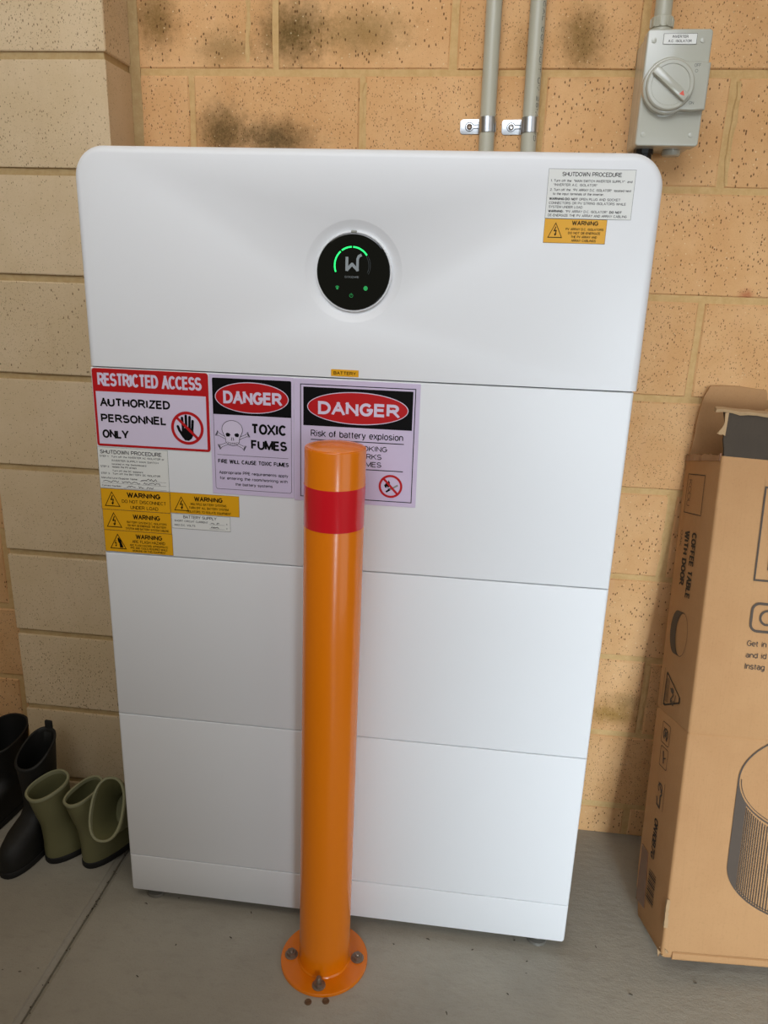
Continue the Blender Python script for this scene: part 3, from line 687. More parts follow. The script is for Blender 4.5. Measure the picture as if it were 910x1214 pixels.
k = Ink(f, 2); squiggle(k, 70, 96, 824, 1.9, 16, 0.8, 2); squiggle(k, 8, 33, 818.2, 1.7, 16, 0.8, 3); squiggle(k, 39, 68, 818.0, 1.7, 18, 0.8, 4); squiggle(k, 74, 101, 817.8, 1.6, 17, 0.8, 5); squiggle(k, 46, 60, 811.6, 1.8, 11, 0.8, 6); squiggle(k, 66, 74, 811.4, 1.8, 8, 0.8, 7); squiggle(k, 79, 90, 811.2, 1.8, 9, 0.8, 8)
k.done('handwriting', M['ink'], t)

def warning(name, label, u0, u1, v0, v1, tri, lines, wsize):
    t, f = sign(name, label, 'sticker', u0, u1, v0, v1, 0.0004, M['yellow'], 0.2, 'yellow warning stickers on the battery stack')
    k = Ink(f, 1); k.frame(u0, u1, v0, v1, 0.3); h = v1-v0
    bolt_triangle(k, tri[0], tri[1], tri[2], tri[3])
    k.done('warning_triangle', M['black'], t)
    k = Ink(f, 1)
    for s, c, v, cap, wd, b in lines: k.text(s, c, v, cap, wd, 'c', b)
    k.done('lettering', M['black'], t)
    return t, f
t, f = warning('warning_sticker', 'yellow warning sticker reading DO NOT DISCONNECT UNDER LOAD', 1.8, 115.6, 771.8, 806.2, (20.0, 777.0, 802.0, 26.0),
        [('WARNING', 72.5, 793.4, 8.4, 55, 0.03), ('DO NOT DISCONNECT', 72.5, 784.0, 5.6, 73, 0.004), ('UNDER LOAD', 72.5, 774.6, 5.6, 46, 0.004)], 0)
k = Ink(f, 1); bolt(k, 20.0, 787.5, 7.5); k.done('bolt_symbol', M['black'], t)
t, f = warning('warning_sticker', 'yellow warning sticker, middle of the left column, bolt triangle and small print', 2.2, 115.8, 737.2, 771.5, (20.5, 742.0, 767.4, 26.0),
        [('WARNING', 75.0, 757.8, 8.0, 45, 0.02), ('BATTERY SYSTEM D.C. ISOLATORS', 75, 750.6, 3.6, 66, 0.006), ('DO NOT DE-ENERGIZE THE BATTERY', 75, 745.2, 3.6, 64, 0.006), ('SYSTEM AND BATTERY SYSTEM CABLING', 75, 739.8, 3.6, 72, 0.006)], 0)
k = Ink(f, 1); bolt(k, 20.5, 752.6, 7.5); k.done('bolt_symbol', M['black'], t)
t, f = warning('warning_sticker', 'yellow arc flash hazard sticker, lowest of the left column', 2.2, 116.3, 700.6, 736.9, (24.5, 705.5, 731.6, 28.0),
        [('WARNING', 77, 724.6, 7.8, 44, 0.02), ('ARC FLASH HAZARD', 76, 717.4, 5.0, 55, 0.004), ('ARC FLASH HAZARD APPROPRIATE', 76, 712.0, 3.4, 64, 0.006), ('PPE AND TOOLS REQUIRED WHILE', 76, 707.2, 3.4, 62, 0.006), ('WORKING ON THIS EQUIPMENT', 76, 702.4, 3.4, 56, 0.006)], 0)
k = Ink(f, 1); bolt(k, 20.5, 714.5, 5.2); k.poly([(24, 724), (26, 725), (29.5, 720), (31, 713), (33, 708), (27, 708), (27, 714), (24.5, 718)]); k.done('arc_flash_symbol', M['black'], t)
t, f = warning('warning_sticker', 'yellow warning sticker about multiple battery systems, right of the left column', 115.9, 227.4, 773.0, 806.9, (134.0, 777.5, 801.0, 24.5),
        [('WARNING', 178, 794.6, 7.6, 46, 0.025), ('MULTIPLE BATTERY SYSTEMS', 178, 788.0, 3.8, 58, 0.006), ('TURN OFF ALL BATTERY SYSTEM', 178, 781.8, 3.8, 64, 0.006), ('ISOLATORS TO ISOLATE EQUIPMENT', 178, 775.4, 3.8, 72, 0.006)], 0)
k = Ink(f, 1); bolt(k, 134.0, 787.2, 7.0); k.done('bolt_symbol', M['black'], t)
t, f = sign('battery_supply_sticker', 'small white battery supply sticker with pen figures, under the multiple battery warning', 'sticker', 116.6, 212.4, 747.8, 772.2, 0.0004, M['sticker_white'])
k = Ink(f, 1); k.frame(116.6, 212.4, 747.8, 772.2, 0.35); k.text('BATTERY SUPPLY', 163, 765.2, 4.9, 54, 'c', 0.006); k.text('SHORT CIRCUIT CURRENT', 121, 759.0, 3.2, 55, 'l', 0.008); k.text('MAX D.C. VOLTS', 121, 752.0, 3.2, 34, 'l', 0.008)
k.line([(178, 757.8), (203, 757.8)], 0.3); k.line([(178, 750.8), (203, 750.8)], 0.3); k.text('A', 205.5, 758.6, 2.6, None, 'l', 0.01); k.text('V', 205.5, 751.4, 2.6, None, 'l', 0.01); k.done('lettering', M['black'], t)
k = Ink(f, 2); squiggle(k, 181, 187, 760.2, 1.8, 7, 0.8, 11); squiggle(k, 190, 194, 760.2, 1.8, 6, 0.8, 12); squiggle(k, 181, 193, 753.0, 1.8, 11, 0.8, 13); k.done('handwriting', M['ink'], t)
# upper right of the inverter
t, f = sign('shutdown_sticker', 'white printed shutdown procedure sticker at upper right of the inverter', 'sticker', 656.3, 767.4, 1220.7, 1281.5, 0.0004, M['sticker_white'])
k = Ink(f, 1); k.frame(656.3, 767.4, 1220.7, 1281.5, 0.3); k.text('SHUTDOWN PROCEDURE', 712, 1272.6, 5.2, 76, 'c', 0.006)
for s, u, v, wd, b in (('1. Turn off the  "MAIN SWITCH INVERTER SUPPLY"  and', 660, 1265.6, 104, 0.006), ('"INVERTER A.C. ISOLATOR"', 664, 1260.6, 56, 0.006), ('2. Turn off the  "PV ARRAY D.C. ISOLATOR"  located next', 660, 1254.6, 104, 0.006), ('to the input terminals of the inverter.', 664, 1249.6, 66, 0.008),
                       ('WARNING:DO NOT', 660, 1243.4, 37, 0.03), ('OPEN PLUG AND SOCKET', 698.5, 1243.4, 53, 0.006), ('CONNECTORS OR PV STRING ISOLATORS WHILE', 660, 1238.4, 99, 0.006), ('SYSTEM UNDER LOAD', 660, 1233.6, 44, 0.006),
                       ('WARNING:', 660, 1228.2, 20, 0.03), ('"PV ARRAY D.C. ISOLATOR"', 682.5, 1228.2, 54, 0.006), ('DO NOT', 739, 1228.2, 16, 0.03), ('DE-ENERGIZE THE PV ARRAY AND ARRAY CABLING', 660, 1223.2, 102, 0.006)):
    k.text(s, u, v, 3.1, wd, 'l', b)
k.done('lettering', M['black'], t)
t, f = warning('warning_sticker', 'small yellow warning sticker under the upper right shutdown sticker', 656.6, 737.6, 1190.0, 1220.4, (671.5, 1196.5, 1216.0, 19.5),
        [('WARNING', 709.5, 1212.8, 5.6, 34, 0.02), ('PV ARRAY D.C. ISOLATORS', 709.5, 1206.4, 3.0, 49, 0.012), ('DO NOT DE-ENERGIZE', 709.5, 1201.6, 3.0, 42, 0.016), ('THE PV ARRAY AND', 709.5, 1196.8, 3.0, 34, 0.012), ('ARRAY CABLINGS', 709.5, 1192.2, 3.0, 32, 0.012)], 0)
k = Ink(f, 1); bolt(k, 671.5, 1204.8, 5.6); k.done('bolt_symbol', M['black'], t)

# ------------------------------------------------------------------ orange bollard
bo = thing('bollard', 'glossy orange steel bollard with a red band, bolted down before the white stack', 'bollard', (0.384, -0.0785, 0))
HB = 0.9125; RB = 0.0432; tilt = (0.0, 0.0095, 0.0)
bm = bmesh.new(); lathe(bm, [(0.0, 0.0), (0.0745, 0.0), (0.075, 0.0006), (0.075, 0.0052), (0.0742, 0.006), (RB-0.004, 0.006), (0.0, 0.006)], 72); obj('base_plate', bm, M['orange'], bo)
bm = bmesh.new(); lathe(bm, [(0.0, 0.0062), (RB+0.0022, 0.0062), (RB+0.0016, 0.0076), (RB+0.0002, 0.0092), (RB, 0.012), (RB, HB-0.002), (RB-0.0006, HB-0.0006), (RB-0.003, HB-0.0002), (0.0, HB-0.0004)], 96); obj('post', bm, M['orange'], bo, rot=tilt)
bm = bmesh.new(); lathe(bm, [(0.0, HB-0.001), (RB-0.0022, HB-0.001), (RB-0.0024, HB+0.0006), (RB-0.006, HB+0.0018), (RB-0.018, HB+0.0042), (0.006, HB+0.0060), (0.0, HB+0.0060)], 96); obj('cap', bm, M['orange'], bo, rot=tilt)
bm = bmesh.new(); lathe(bm, [(RB-0.001, 0.799), (RB+0.0004, 0.799), (RB+0.0004, 0.8595), (RB-0.001, 0.8595)], 96)
b = obj('reflective_band', bm, M['band_red'], bo, rot=tilt); b['label'] = 'glossy red reflective band near the top'
for ang in (5, 97, 185, 272):
    a = math.radians(ang); x, y = 0.0575*math.cos(a), 0.0575*math.sin(a)
    bm = bmesh.new(); lathe(bm, [(0.0, 0.0), (0.0112, 0.0), (0.0112, 0.0014), (0.0104, 0.0018), (0.0, 0.0018)], 24)
    r = bmesh.ops.create_cone(bm, cap_ends=True, segments=6, radius1=0.0084, radius2=0.0080, depth=0.0062, matrix=Matrix.Translation((0, 0, 0.0046)))
    lathe(bm, [(0.0, 0.0), (0.0044, 0.0), (0.0044, 0.0165 if ang == 272 else 0.0098), (0.0036, 0.0178 if ang == 272 else 0.0110), (0.0, 0.0178 if ang == 272 else 0.0105)], 14)
    obj('anchor_bolt', bm, M['bolt'], bo, loc=(x, y, 0.006))
for i, (x, y) in enumerate(((0.374, -0.1637), (0.4023, -0.1579))):
    bm = bmesh.new(); lathe(bm, [(0.0, 0.0), (0.0062, 0.0), (0.0058, 0.0008), (0.0044, 0.0012), (0.0030, 0.0004), (0.0, 0.0006)], 18)
    tag(obj('anchor_stub', bm, M['rust'], loc=(x, y, 0.0)), 'rusty cut-off anchor stub flush in the concrete, %s of the two before the bollard' % ('left' if i == 0 else 'right'), 'anchor', 'cut-off anchor stubs')

# ------------------------------------------------------------------ conduits and clips
def conduit(name, label, x0, x1, y, z0, z1, r, group=None):
    bm = bmesh.new(); tube(bm, [(0, 0, 0), (x1-x0, 0, z1-z0)], r, 24)
    o = obj(name, bm, M['grey_pvc'], loc=(x0, y, z0)); tag(o, label, 'conduit', group); return o
YC = DW-0.0145
c1 = conduit('conduit', 'grey plastic conduit above the inverter, left one of the pair', 0.5715, 0.566, YC, 1.22, 1.95, 0.0128, 'pair of grey conduits rising from behind the inverter')
c2 = conduit('conduit', 'grey plastic conduit above the inverter, right one, with printed lettering along it', 0.6412, 0.6355, YC, 1.22, 1.95, 0.0128, 'pair of grey conduits rising from behind the inverter')
def pipe_map(u, v, k):
    a = math.radians(44)-(v/1000)/0.0128; rr = 0.0128+0.0001*k; zz = 0.46-u/1000
    return Vector((math.cos(a)*rr-0.0078*zz, -math.sin(a)*rr, zz))
k = Ink(pipe_map, 1); k.text('PVC ELECTRICAL CONDUIT UV 25MM HD', 20, -3.0, 5.6, 300, 'l', 0.01); k.done('lettering', M['dark_print'], c2)
for i, (c, x) in enumerate(((c1, 0.5702), (c2, 0.6398))):
    t = thing('conduit_clip', 'zinc half saddle clip holding the %s conduit to the bricks' % ('left' if i == 0 else 'right'), 'clip', (x, DW, 1.385), (0, -0.03, 0), 'zinc conduit clips above the inverter')
    bm = bmesh.new(); slab(bm, -0.0455, -0.0125, -0.0115, 0.0115, -0.0022, -0.0008, (0.005, 0.0005, 0.0005, 0.005), 0.0004, 0.0004); obj('plate', bm, M['steel'], t)
    bm = bmesh.new(); ang = [math.radians(-10+200*j/16) for j in range(17)]; y0 = YC-DW
    o_ = [(0.0145*math.cos(a_), y0-0.0145*math.sin(a_)) for a_ in ang]; i_ = [(0.0132*math.cos(a_), y0-0.0132*math.sin(a_)) for a_ in ang]
    prof2 = o_+list(reversed(i_)); loft(bm, [[(a_, b_, z) for a_, b_ in prof2] for z in (-0.0115, 0.0115)]); obj('band', bm, M['steel'], t)
    bm = bmesh.new(); lathe(bm, [(0.0, -0.0008), (0.0046, -0.0008), (0.0044, -0.0030), (0.0030, -0.0042), (0.0, -0.0030)], 20, 'Y', -0.030, -0.0014, 0); obj('screw', bm, M['bolt'] if i == 0 else M['steel'], t)
    bm = bmesh.new()
    A = [(-0.030+0.0068*math.cos(a_), 0.0068*math.sin(a_)) for a_ in [math.radians(25+310*j/24) for j in range(25)]]
    tube(bm, [(-0.013, -0.0026, 0.0026)]+[(a_, -0.0026, b_) for a_, b_ in A]+[(-0.013, -0.0026, -0.0026)], 0.0006, 6); obj('keyhole_slot', bm, M['seam'], t)

# ------------------------------------------------------------------ rotary isolator
ix0, ix1, iz0, iz1 = 0.8005, 0.8945, 1.3455, 1.5050
icx, icz = (ix0+ix1)/2, (iz0+iz1)/2
iso = thing('isolator_switch', 'grey rotary isolator switch box on the brick wall above the inverter corner', 'switch', (icx, DW, icz))
YF = 0.238-DW
bm = bmesh.new(); slab(bm, -0.0455, 0.0455, -0.078, 0.078, YF+0.032, -0.0012, (0.006,)*4, 0.002, 0.002); obj('housing', bm, M['iso_grey'], iso)
bm = bmesh.new(); slab(bm, -0.047, 0.047, -0.0797, 0.0797, YF, YF+0.0315, (0.005,)*4, 0.0025, 0.0025); obj('cover', bm, M['iso_grey'], iso)
rx, rz = 0.8385-icx, 1.4262-icz; YR = YF-0.015
# raised shield: ring running into a tab at the right
bm = bmesh.new(); ro = 0.0385
out = [(rx+ro*math.cos(a_), rz+ro*math.sin(a_)) for a_ in [math.radians(58+ (302-58)*j/36) for j in range(37)]]
out += [(0.0295, rz-0.0335), (0.0465, rz-0.0318), (0.0465, rz+0.0312), (0.0285, rz+0.0325)]
cxm, czm = rx, rz
loops = [[(a_, YF-0.0002, b_) for a_, b_ in out], [(a_, YR+0.002, b_) for a_, b_ in out], [(a_-(a_-cxm)*0.035, YR+0.0003, b_-(b_-czm)*0.035) for a_, b_ in out], [(a_-(a_-cxm)*0.06, YR, b_-(b_-czm)*0.06) for a_, b_ in out]]
loft(bm, loops); shield = obj('shield', bm, M['iso_grey'], iso)
bm = bmesh.new(); lathe(bm, [(0.0276, YR-0.0060), (0.0284, YR-0.0070), (0.0326, YR-0.0070), (0.0345, YR-0.0052), (0.0362, YR+0.004), (0.0276, YR+0.004)], 56, 'Y', rx, 0, rz)
dial = obj('dial_ring', bm, M['iso_grey'], iso)
bm = bmesh.new(); lathe(bm, [(0.0, YR+0.002), (0.0276, YR+0.002), (0.0276, YR-0.0002), (0.0, YR-0.0002)], 56, 'Y', rx, 0, rz); obj('dial_face', bm, M['iso_dark'], dial)
kn = bmesh.new(); box(kn, -0.0318, 0.0305, YR-0.0135, YR-0.0001, -0.0068, 0.0068, 0.0010)
for v in kn.verts:
    if v.co.y < YR-0.006: v.co.z *= 0.86
knob = obj('knob', kn, M['iso_grey'], iso, loc=(rx, 0, rz), rot=(0, math.radians(38), 0))
bm = bmesh.new(); vs = [bm.verts.new(p) for p in ((0.0185, YR-0.01365, -0.0035), (0.0262, YR-0.01365, -0.0004), (0.0195, YR-0.01365, 0.0040))]; bm.faces.new(vs); obj('pointer', bm, M['iso_red'], knob)
f = lambda u, v, k: Vector((u/1000-icx, YR-0.0001*k, v/1000-icz))
k = Ink(f, 2); k.text('OFF', 870.5, 1451.0, 4.6, 9.5, 'l'); k.ring(874.5, 1446.0, 2.2, 2.2, 0.6, 16); k.done('off_marking', M['iso_emboss'], shield)
k = Ink(f, 2); k.text('ON', 869.5, 1401.0, 4.2, 7.2, 'l', 0.01); k.done('on_marking', M['iso_emboss'], shield)
f = lambda u, v, k: Vector((u/1000-icx, YF-0.0008-0.0001*k, v/1000-icz))
bm = bmesh.new(); slab(bm, 0.8239-icx, 0.8721-icx, 1.4842-icz, 1.4985-icz, YF-0.0009, YF-0.0001, (0.0005,)*4, 0.0002, 0.0002, seg=1); lab = obj('name_plate', bm, M['sticker_white'], iso); lab['label'] = 'white name plate lettered INVERTER A.C. ISOLATOR'
k = Ink(f, 2); k.frame(823.9, 872.1, 1484.2, 1498.5, 0.4); k.text('INVERTER', 848, 1492.6, 3.6, 23, 'c', 0.01); k.text('A.C. ISOLATOR', 848, 1486.8, 3.6, 34, 'c', 0.01); k.done('lettering', M['black'], lab)
for (x, z) in ((0.8107, 1.4893), (0.8813, 1.4896), (0.8108, 1.3613), (0.8818, 1.3614)):
    bm = bmesh.new(); lathe(bm, [(0.0, YF+0.0005), (0.0037, YF+0.0005), (0.0035, YF-0.0008), (0.0, YF-0.0012)], 18, 'Y', x-icx, 0, z-icz); obj('screw_cap', bm, M['iso_grey'], iso)
bm = bmesh.new(); lathe(bm, [(0.0, 0.0), (0.0145, 0.0), (0.0145, -0.006), (0.0125, -0.0082), (0.0, -0.009)], 28, 'Z', 0.866-icx, 0.288-DW, iz0-icz+0.0003); obj('blanking_plug', bm, M['iso_grey'], iso)
bm = bmesh.new(); lathe(bm, [(0.0, 0.0), (0.0155, 0.0), (0.0155, -0.007), (0.0135, -0.008), (0.0135, -0.016), (0.011, -0.02), (0.0, -0.02)], 10, 'Z', 0.8215-icx, 0.279-DW, iz0-icz+0.0003); gl = obj('cable_gland', bm, M['black_plastic'], iso)
bm = bmesh.new(); tube(bm, [(0.8215-icx, 0.279-DW, iz0-icz-0.019), (0.8225-icx, 0.281-DW, iz0-icz-0.045), (0.818-icx, 0.286-DW, iz0-icz-0.085), (0.80-icx, 0.292-DW, iz0-icz-0.12), (0.76-icx, 0.294-DW, iz0-icz-0.14)], 0.0085, 14); obj('cable', bm, M['black_plastic'], gl)
c3 = conduit('conduit', 'grey plastic conduit entering the top of the isolator switch box', 0.8278, 0.8235, 0.288, iz1+0.012, 1.95, 0.0128)
t = thing('conduit_adaptor', 'grey ribbed conduit adaptor on top of the isolator switch box', 'adaptor', (0.8278, 0.288, iz1))
bm = bmesh.new(); lathe(bm, [(0.0, 0.0004), (0.0150, 0.0004), (0.0155, 0.001), (0.0155, 0.012), (0.0148, 0.0125), (0.0165, 0.013), (0.0168, 0.0265), (0.0155, 0.0280), (0.0132, 0.0280), (0.0132, 0.010), (0.0, 0.010)], 32); obj('collar', bm, M['grey_pvc'], t)
for j in range(10):
    a = 2*math.pi*j/10; bm = bmesh.new(); box(bm, 0.0158, 0.0180, -0.0016, 0.0016, 0.0135, 0.0255, 0.0006); obj('rib', bm, M['grey_pvc'], t, rot=(0, 0, a))

# ------------------------------------------------------------------ carton leaning on the wall
BM = Matrix(((0.991665145124713, -0.12431288574939663, 0.033860690799792204, 0.9414), (0.11281940158825275, 0.9647457471804504, 0.23777599946694178, 0.1196),
             (-0.06222557810137425, -0.2319740281451611, 0.9707296367661068, 0.052), (0, 0, 0, 1)))
T_, H_, W_ = 0.1467, 0.864, 0.78
BM[2][3] = 0.052*0+0.0022
ct = thing('cardboard_box', 'tall tan cardboard coffee table carton, open at the top, leaning on the wall', 'box')
ct.matrix_world = BM
def sec(w, ins=0.0, crush=0.0):
    pts = []
    r = 0.005
    for (cu, cv, a0) in ((0, -T_, 180), (W_, -T_, 270), (W_, 0, 0), (0, 0, 90)):
        mu = cu+r+ins if cu == 0 else cu-r-ins; mv = cv+r+ins if cv < 0 else cv-r-ins
        for kk in range(5):
            a = math.radians(a0+90*kk/4); u = mu+r*math.cos(a); v = mv+r*math.sin(a)
            if cu == 0 and cv == 0: v -= 0.022*crush
            pts.append((u, v, w))
    return pts
bm = bmesh.new()
ws = [(0.0, 0.004, 1.0), (0.004, 0.001, 1.0), (0.010, 0, 1.0), (0.021, 0, 0.9), (0.05, 0, 0.15), (0.09, 0, 0), (0.392, 0, 0), (0.396, 0.0016, 0), (0.400, 0, 0), (0.55, -0.0008, 0), (0.70, -0.0008, 0), (H_-0.03, 0.0, 0), (H_, 0.001, 0)]
outer = [sec(a, 0 if 0.05 < a < 0.9 and b != 0.0016 else b, c) for a, b, c in ws]
inner = [sec(a, 0.0055, 0) for a in (H_, 0.5, 0.03)]
loft(bm, outer+inner)
body = obj('carton_body', bm, M['card'], ct, sharp=40)
def board(name, quad, n, th, mat, par, nx=10, ny=4, jag=0.0, amp=0.0012, seed=0, jl=0.0):
    """thin board over a quad (a,b,c,d), b-c is the far edge; thickness along n"""
    rg = random.Random(seed); a, b, c, d = [Vector(p) for p in quad]; n = Vector(n).normalized(); bm = bmesh.new()
    g = [[None]*(ny+1) for _ in range(nx+1)]; h = [[None]*(ny+1) for _ in range(nx+1)]
    for i in range(nx+1):
        for j in range(ny+1):
            s, q = i/nx, j/ny
            p = (a*(1-s)+d*s)*(1-q)+(b*(1-s)+c*s)*q
            if j == ny: p = p+(b-a).normalized()*rg.uniform(-jag, jag*0.3)
            if i == 0: p = p+(d-a).normalized()*rg.uniform(-jl, jl)
            p = p+n*rg.uniform(-amp, amp)
            g[i][j] = bm.verts.new(p); h[i][j] = bm.verts.new(p+n*th)
    for i in range(nx):
        for j in range(ny):
            bm.faces.new((g[i][j], g[i+1][j], g[i+1][j+1], g[i][j+1])); bm.faces.new((h[i][j], h[i][j+1], h[i+1][j+1], h[i+1][j]))
    for i in range(nx):
        for j in (0, ny): bm.faces.new((g[i][j], g[i+1][j], h[i+1][j], h[i][j]))
    for j in range(ny):
        for i in (0, nx): bm.faces.new((g[i][j], g[i][j+1], h[i][j+1], h[i][j]))
    return obj(name, bm, mat, par, sharp=30)
sn, cs = math.sin(0.234), math.cos(0.234)
bk = board('back_flap', ((0.001, -0.006, H_-0.012), (0.003, -0.006-0.14*sn, H_-0.012+0.146*cs), (W_, -0.006-0.14*sn, H_-0.012+0.146*cs), (W_, -0.006, H_-0.012)), (0, -cs, -sn), 0.004, M['card'], ct, 26, 6, 0.0012, 0.0006, 3, 0.0015)
for v in bk.data.vertices:                       # softened outer corner
    if v.co.x < 0.012 and v.co.z > H_+0.11: v.co.x += 0.008; v.co.z -= 0.004
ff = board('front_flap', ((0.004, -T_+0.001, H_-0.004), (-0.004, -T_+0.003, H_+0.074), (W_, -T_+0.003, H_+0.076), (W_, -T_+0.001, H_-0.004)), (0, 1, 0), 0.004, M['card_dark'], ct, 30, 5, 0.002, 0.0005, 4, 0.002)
ff['label'] = 'dark greyish brown front flap with a torn pale edge'
rg = random.Random(9)
bm = bmesh.new(); L0 = []
for i in range(60):
    u = -0.020+i*0.0135; a = rg.uniform(0.0022, 0.0042)
    L0.append((u, a, rg.uniform(-0.0012, 0.0012)))
loft(bm, [[(u, -T_-0.001, H_+0.073-a+dz), (u, -T_-0.003-a*0.3, H_+0.075+dz), (u, -T_+0.004, H_+0.078+a*0.6+dz), (u, -T_+0.008, H_+0.074+dz)] for u, a, dz in L0]); te = obj('torn_edge', bm, M['card_torn'], ff)
bm = bmesh.new()                                  # loose torn scrap hanging at the flap's left end
sc_ = [(-0.004, 0.070), (-0.003, 0.055), (-0.006, 0.046), (-0.013, 0.036), (-0.009, 0.034), (-0.004, 0.035), (0.0, 0.033), (0.001, 0.050), (0.002, 0.072)]
loft(bm, [[(u, -T_-0.0012, H_+w_) for u, w_ in sc_], [(u, -T_+0.0008, H_+w_) for u, w_ in sc_]]); obj('torn_scrap', bm, M['card_torn'], ff, smooth=False)
board('side_flap', ((0.004, -T_+0.012, H_-0.006), (0.10, -T_+0.016, H_-0.035), (0.10, -0.016, H_-0.035), (0.004, -0.012, H_-0.006)), (0, 0, -1), 0.004, M['card'], ct, 8, 6, 0.002, 0.0008, 5)
bm = bmesh.new(); lp = []
for i in range(24):                                # crumpled tape along the left top edge
    q = i/23; v = -0.004-(T_-0.010)*q; lp.append([(-0.0016+rg.uniform(-.001, .001), v, H_-0.008), (-0.0022+rg.uniform(-.001, .001), v, H_+0.001+rg.uniform(0, .0035)), (0.006, v, H_+0.0025+rg.uniform(-.001, .002)), (0.007, v, H_-0.007)])
loft(bm, lp); obj('crumpled_tape', bm, M['tape'], ct)
bm = bmesh.new()                                   # frayed bottom corner
for i in range(9):
    p = Vector((rg.uniform(-0.003, 0.016), -T_+rg.uniform(-0.002, 0.012), rg.uniform(0.002, 0.02))); s = rg.uniform(0.003, 0.007)
    q = [p+Vector((rg.uniform(-s, s), rg.uniform(-s, s)*0.5, rg.uniform(-s, s))) for _ in range(4)]
    loft(bm, [q, [x+Vector((0.0006, 0.0012, 0.0004)) for x in q]])
obj('frayed_corner', bm, M['card_torn'], ct, smooth=False)
bm = bmesh.new(); lp = []
for i in range(16):
    q = i/15; lp.append([(-0.0012+rg.uniform(-.001, .0006), -T_-0.0004, 0.03+0.075*q), (-0.0016, -T_+0.004+rg.uniform(-.001, .003), 0.03+0.075*q), (0.003+rg.uniform(-.001, .002), -T_-0.0012, 0.03+0.075*q)])
loft(bm, lp[5:]); obj('scuffed_edge', bm, M['card_torn'], ct, smooth=False)
bm = bmesh.new(); loft(bm, [[(u, -T_-0.0008, 0.0), (u, -T_-0.0030, 0.003), (u, -T_-0.0026, 0.012), (u, -T_-0.0004, 0.014)] for u in [0.018+i*0.05 for i in range(16)]]); obj('bottom_fold', bm, M['card'], ct)
# print on the narrow side: text runs downwards, tops towards the front
fs = lambda u, v, k: Vector((-0.0002-0.0003*k, -v/1000, -u/1000))
def frame_poly(k, pts, t): k.line(pts+[pts[0]], t)
k = Ink(fs, 2)
frame_poly(k, [(-832, 22.0), (-830.5, 92.5), (-761, 93.2), (-763, 21)], 1.6)
k.done('logo_frame', M['card_ink'], body)
k = Ink(fs, 2)
k.text('KODU', -822, 28.5, 13, 47, 'l', -0.012); k.done('brand_lettering', M['card_ink'], body)
k = Ink(fs, 2)
k.text('OAK', -730, 18.5, 9.2, 29, 'l', 0)
k.done('finish_lettering', M['card_ink'], body)
k = Ink(fs, 2)
k.line([(-475, 22.6), (-404, 22.8)], 1.0)
for i in range(4): k.line([(-462+rg.uniform(0, 4), 36+i*4.0), (-418, 36+i*4.0)], 1.2)
k.line([(-460, 33.5), (-414, 33.5)], 1.2)
k.text('2', -430, 60, 16, None, 'l', 0.02); k.line([(-446, 56), (-438, 70), (-428, 62), (-420, 74)], 3.2); k.line([(-440, 80), (-424, 78)], 2.4); k.ell(-444, 64, 5, 7, 16)
k.done('safety_notice', M['card_ink'], body)
k = Ink(fs, 2)
k.text('COFFEE TABLE', -730, 68.0, 20, 118, 'l', 0.03); k.done('product_lettering', M['card_ink_black'], body)
k = Ink(fs, 2); k.text('WITH DOOR', -731, 37.5, 20, 99, 'l', 0.03)
k.done('product_lettering', M['card_ink_black'], body)
k = Ink(fs, 2); k.text('ON10B7G', -208, 54.5, 17, 74, 'l', 0.02, 0.15)
A = [(-470.6, 34.8), (-442, 99.8), (-432, 100.2), (-408.6, 38.5), (-409, 30), (-470, 32)]
k.done('code_lettering', M['card_ink_black'], body)
k = Ink(fs, 2)
k.strip(A, [(-439+(x+439)*0.86, 58+(y-58)*0.88) for x, y in A])
k.done('warning_triangle', M['card_ink_black'], body)
k = Ink(fs, 2)                                     # little table lying on its side
k.ring(-548, 73, 39, 25.5, 1.0, 40)
band = [( -548+39*math.cos(a), 73+25.5*math.sin(a)) for a in [math.radians(180+180*i/24) for i in range(25)]]
k.strip(band, [(x, y-24) for x, y in band], False)
k.done('table_pictogram', M['card_ink'], body)
k = Ink(fs, 2)
k.frame(-382, -343.5, 40.5, 76.5, 1.2, 4); k.frame(-338.5, -301.5, 44.2, 78.5, 1.2, 4)
k.ring(-362, 58, 11, 11, 3.0, 20, 20, 340); k.ell(-362, 58, 4.6, 5, 16); k.line([(-372, 50), (-352, 66)], 2.6); k.line([(-370, 66), (-354, 50)], 2.2)
k.line([(-330, 57), (-311, 62)], 4.4); k.line([(-318, 60.5), (-322, 70)], 2.2)
k.line([(-279, 81), (-229, 82.3)], 1.2); k.line([(-244, 52), (-232, 55), (-230, 68), (-250, 66), (-256, 72)], 4.0); k.ring(-264, 62, 9, 10, 3.0, 18, 30, 330); k.line([(-272, 54), (-258, 72)], 3.0)
k.done('handling_symbols', M['card_ink'], body)
k = Ink(fs, 2)
for i in range(13): k.line([(-111+i*4.6, 58), (-111+i*4.6, 89)], 1.2+1.9*((i*7) % 3)/2)
k.done('barcode', M['card_ink_black'], body)
bm = bmesh.new(); loft(bm, [[(-0.0012, -0.0135-0.0*i, 0.136-0.108*i), (-0.0012, -0.044-0.012*i, 0.134-0.10*i), (-0.0004, -0.044-0.012*i, 0.134-0.10*i), (-0.0004, -0.0135, 0.136-0.108*i)] for i in (0, 0.5, 1)]); obj('parcel_tape', bm, M['tape'], body)
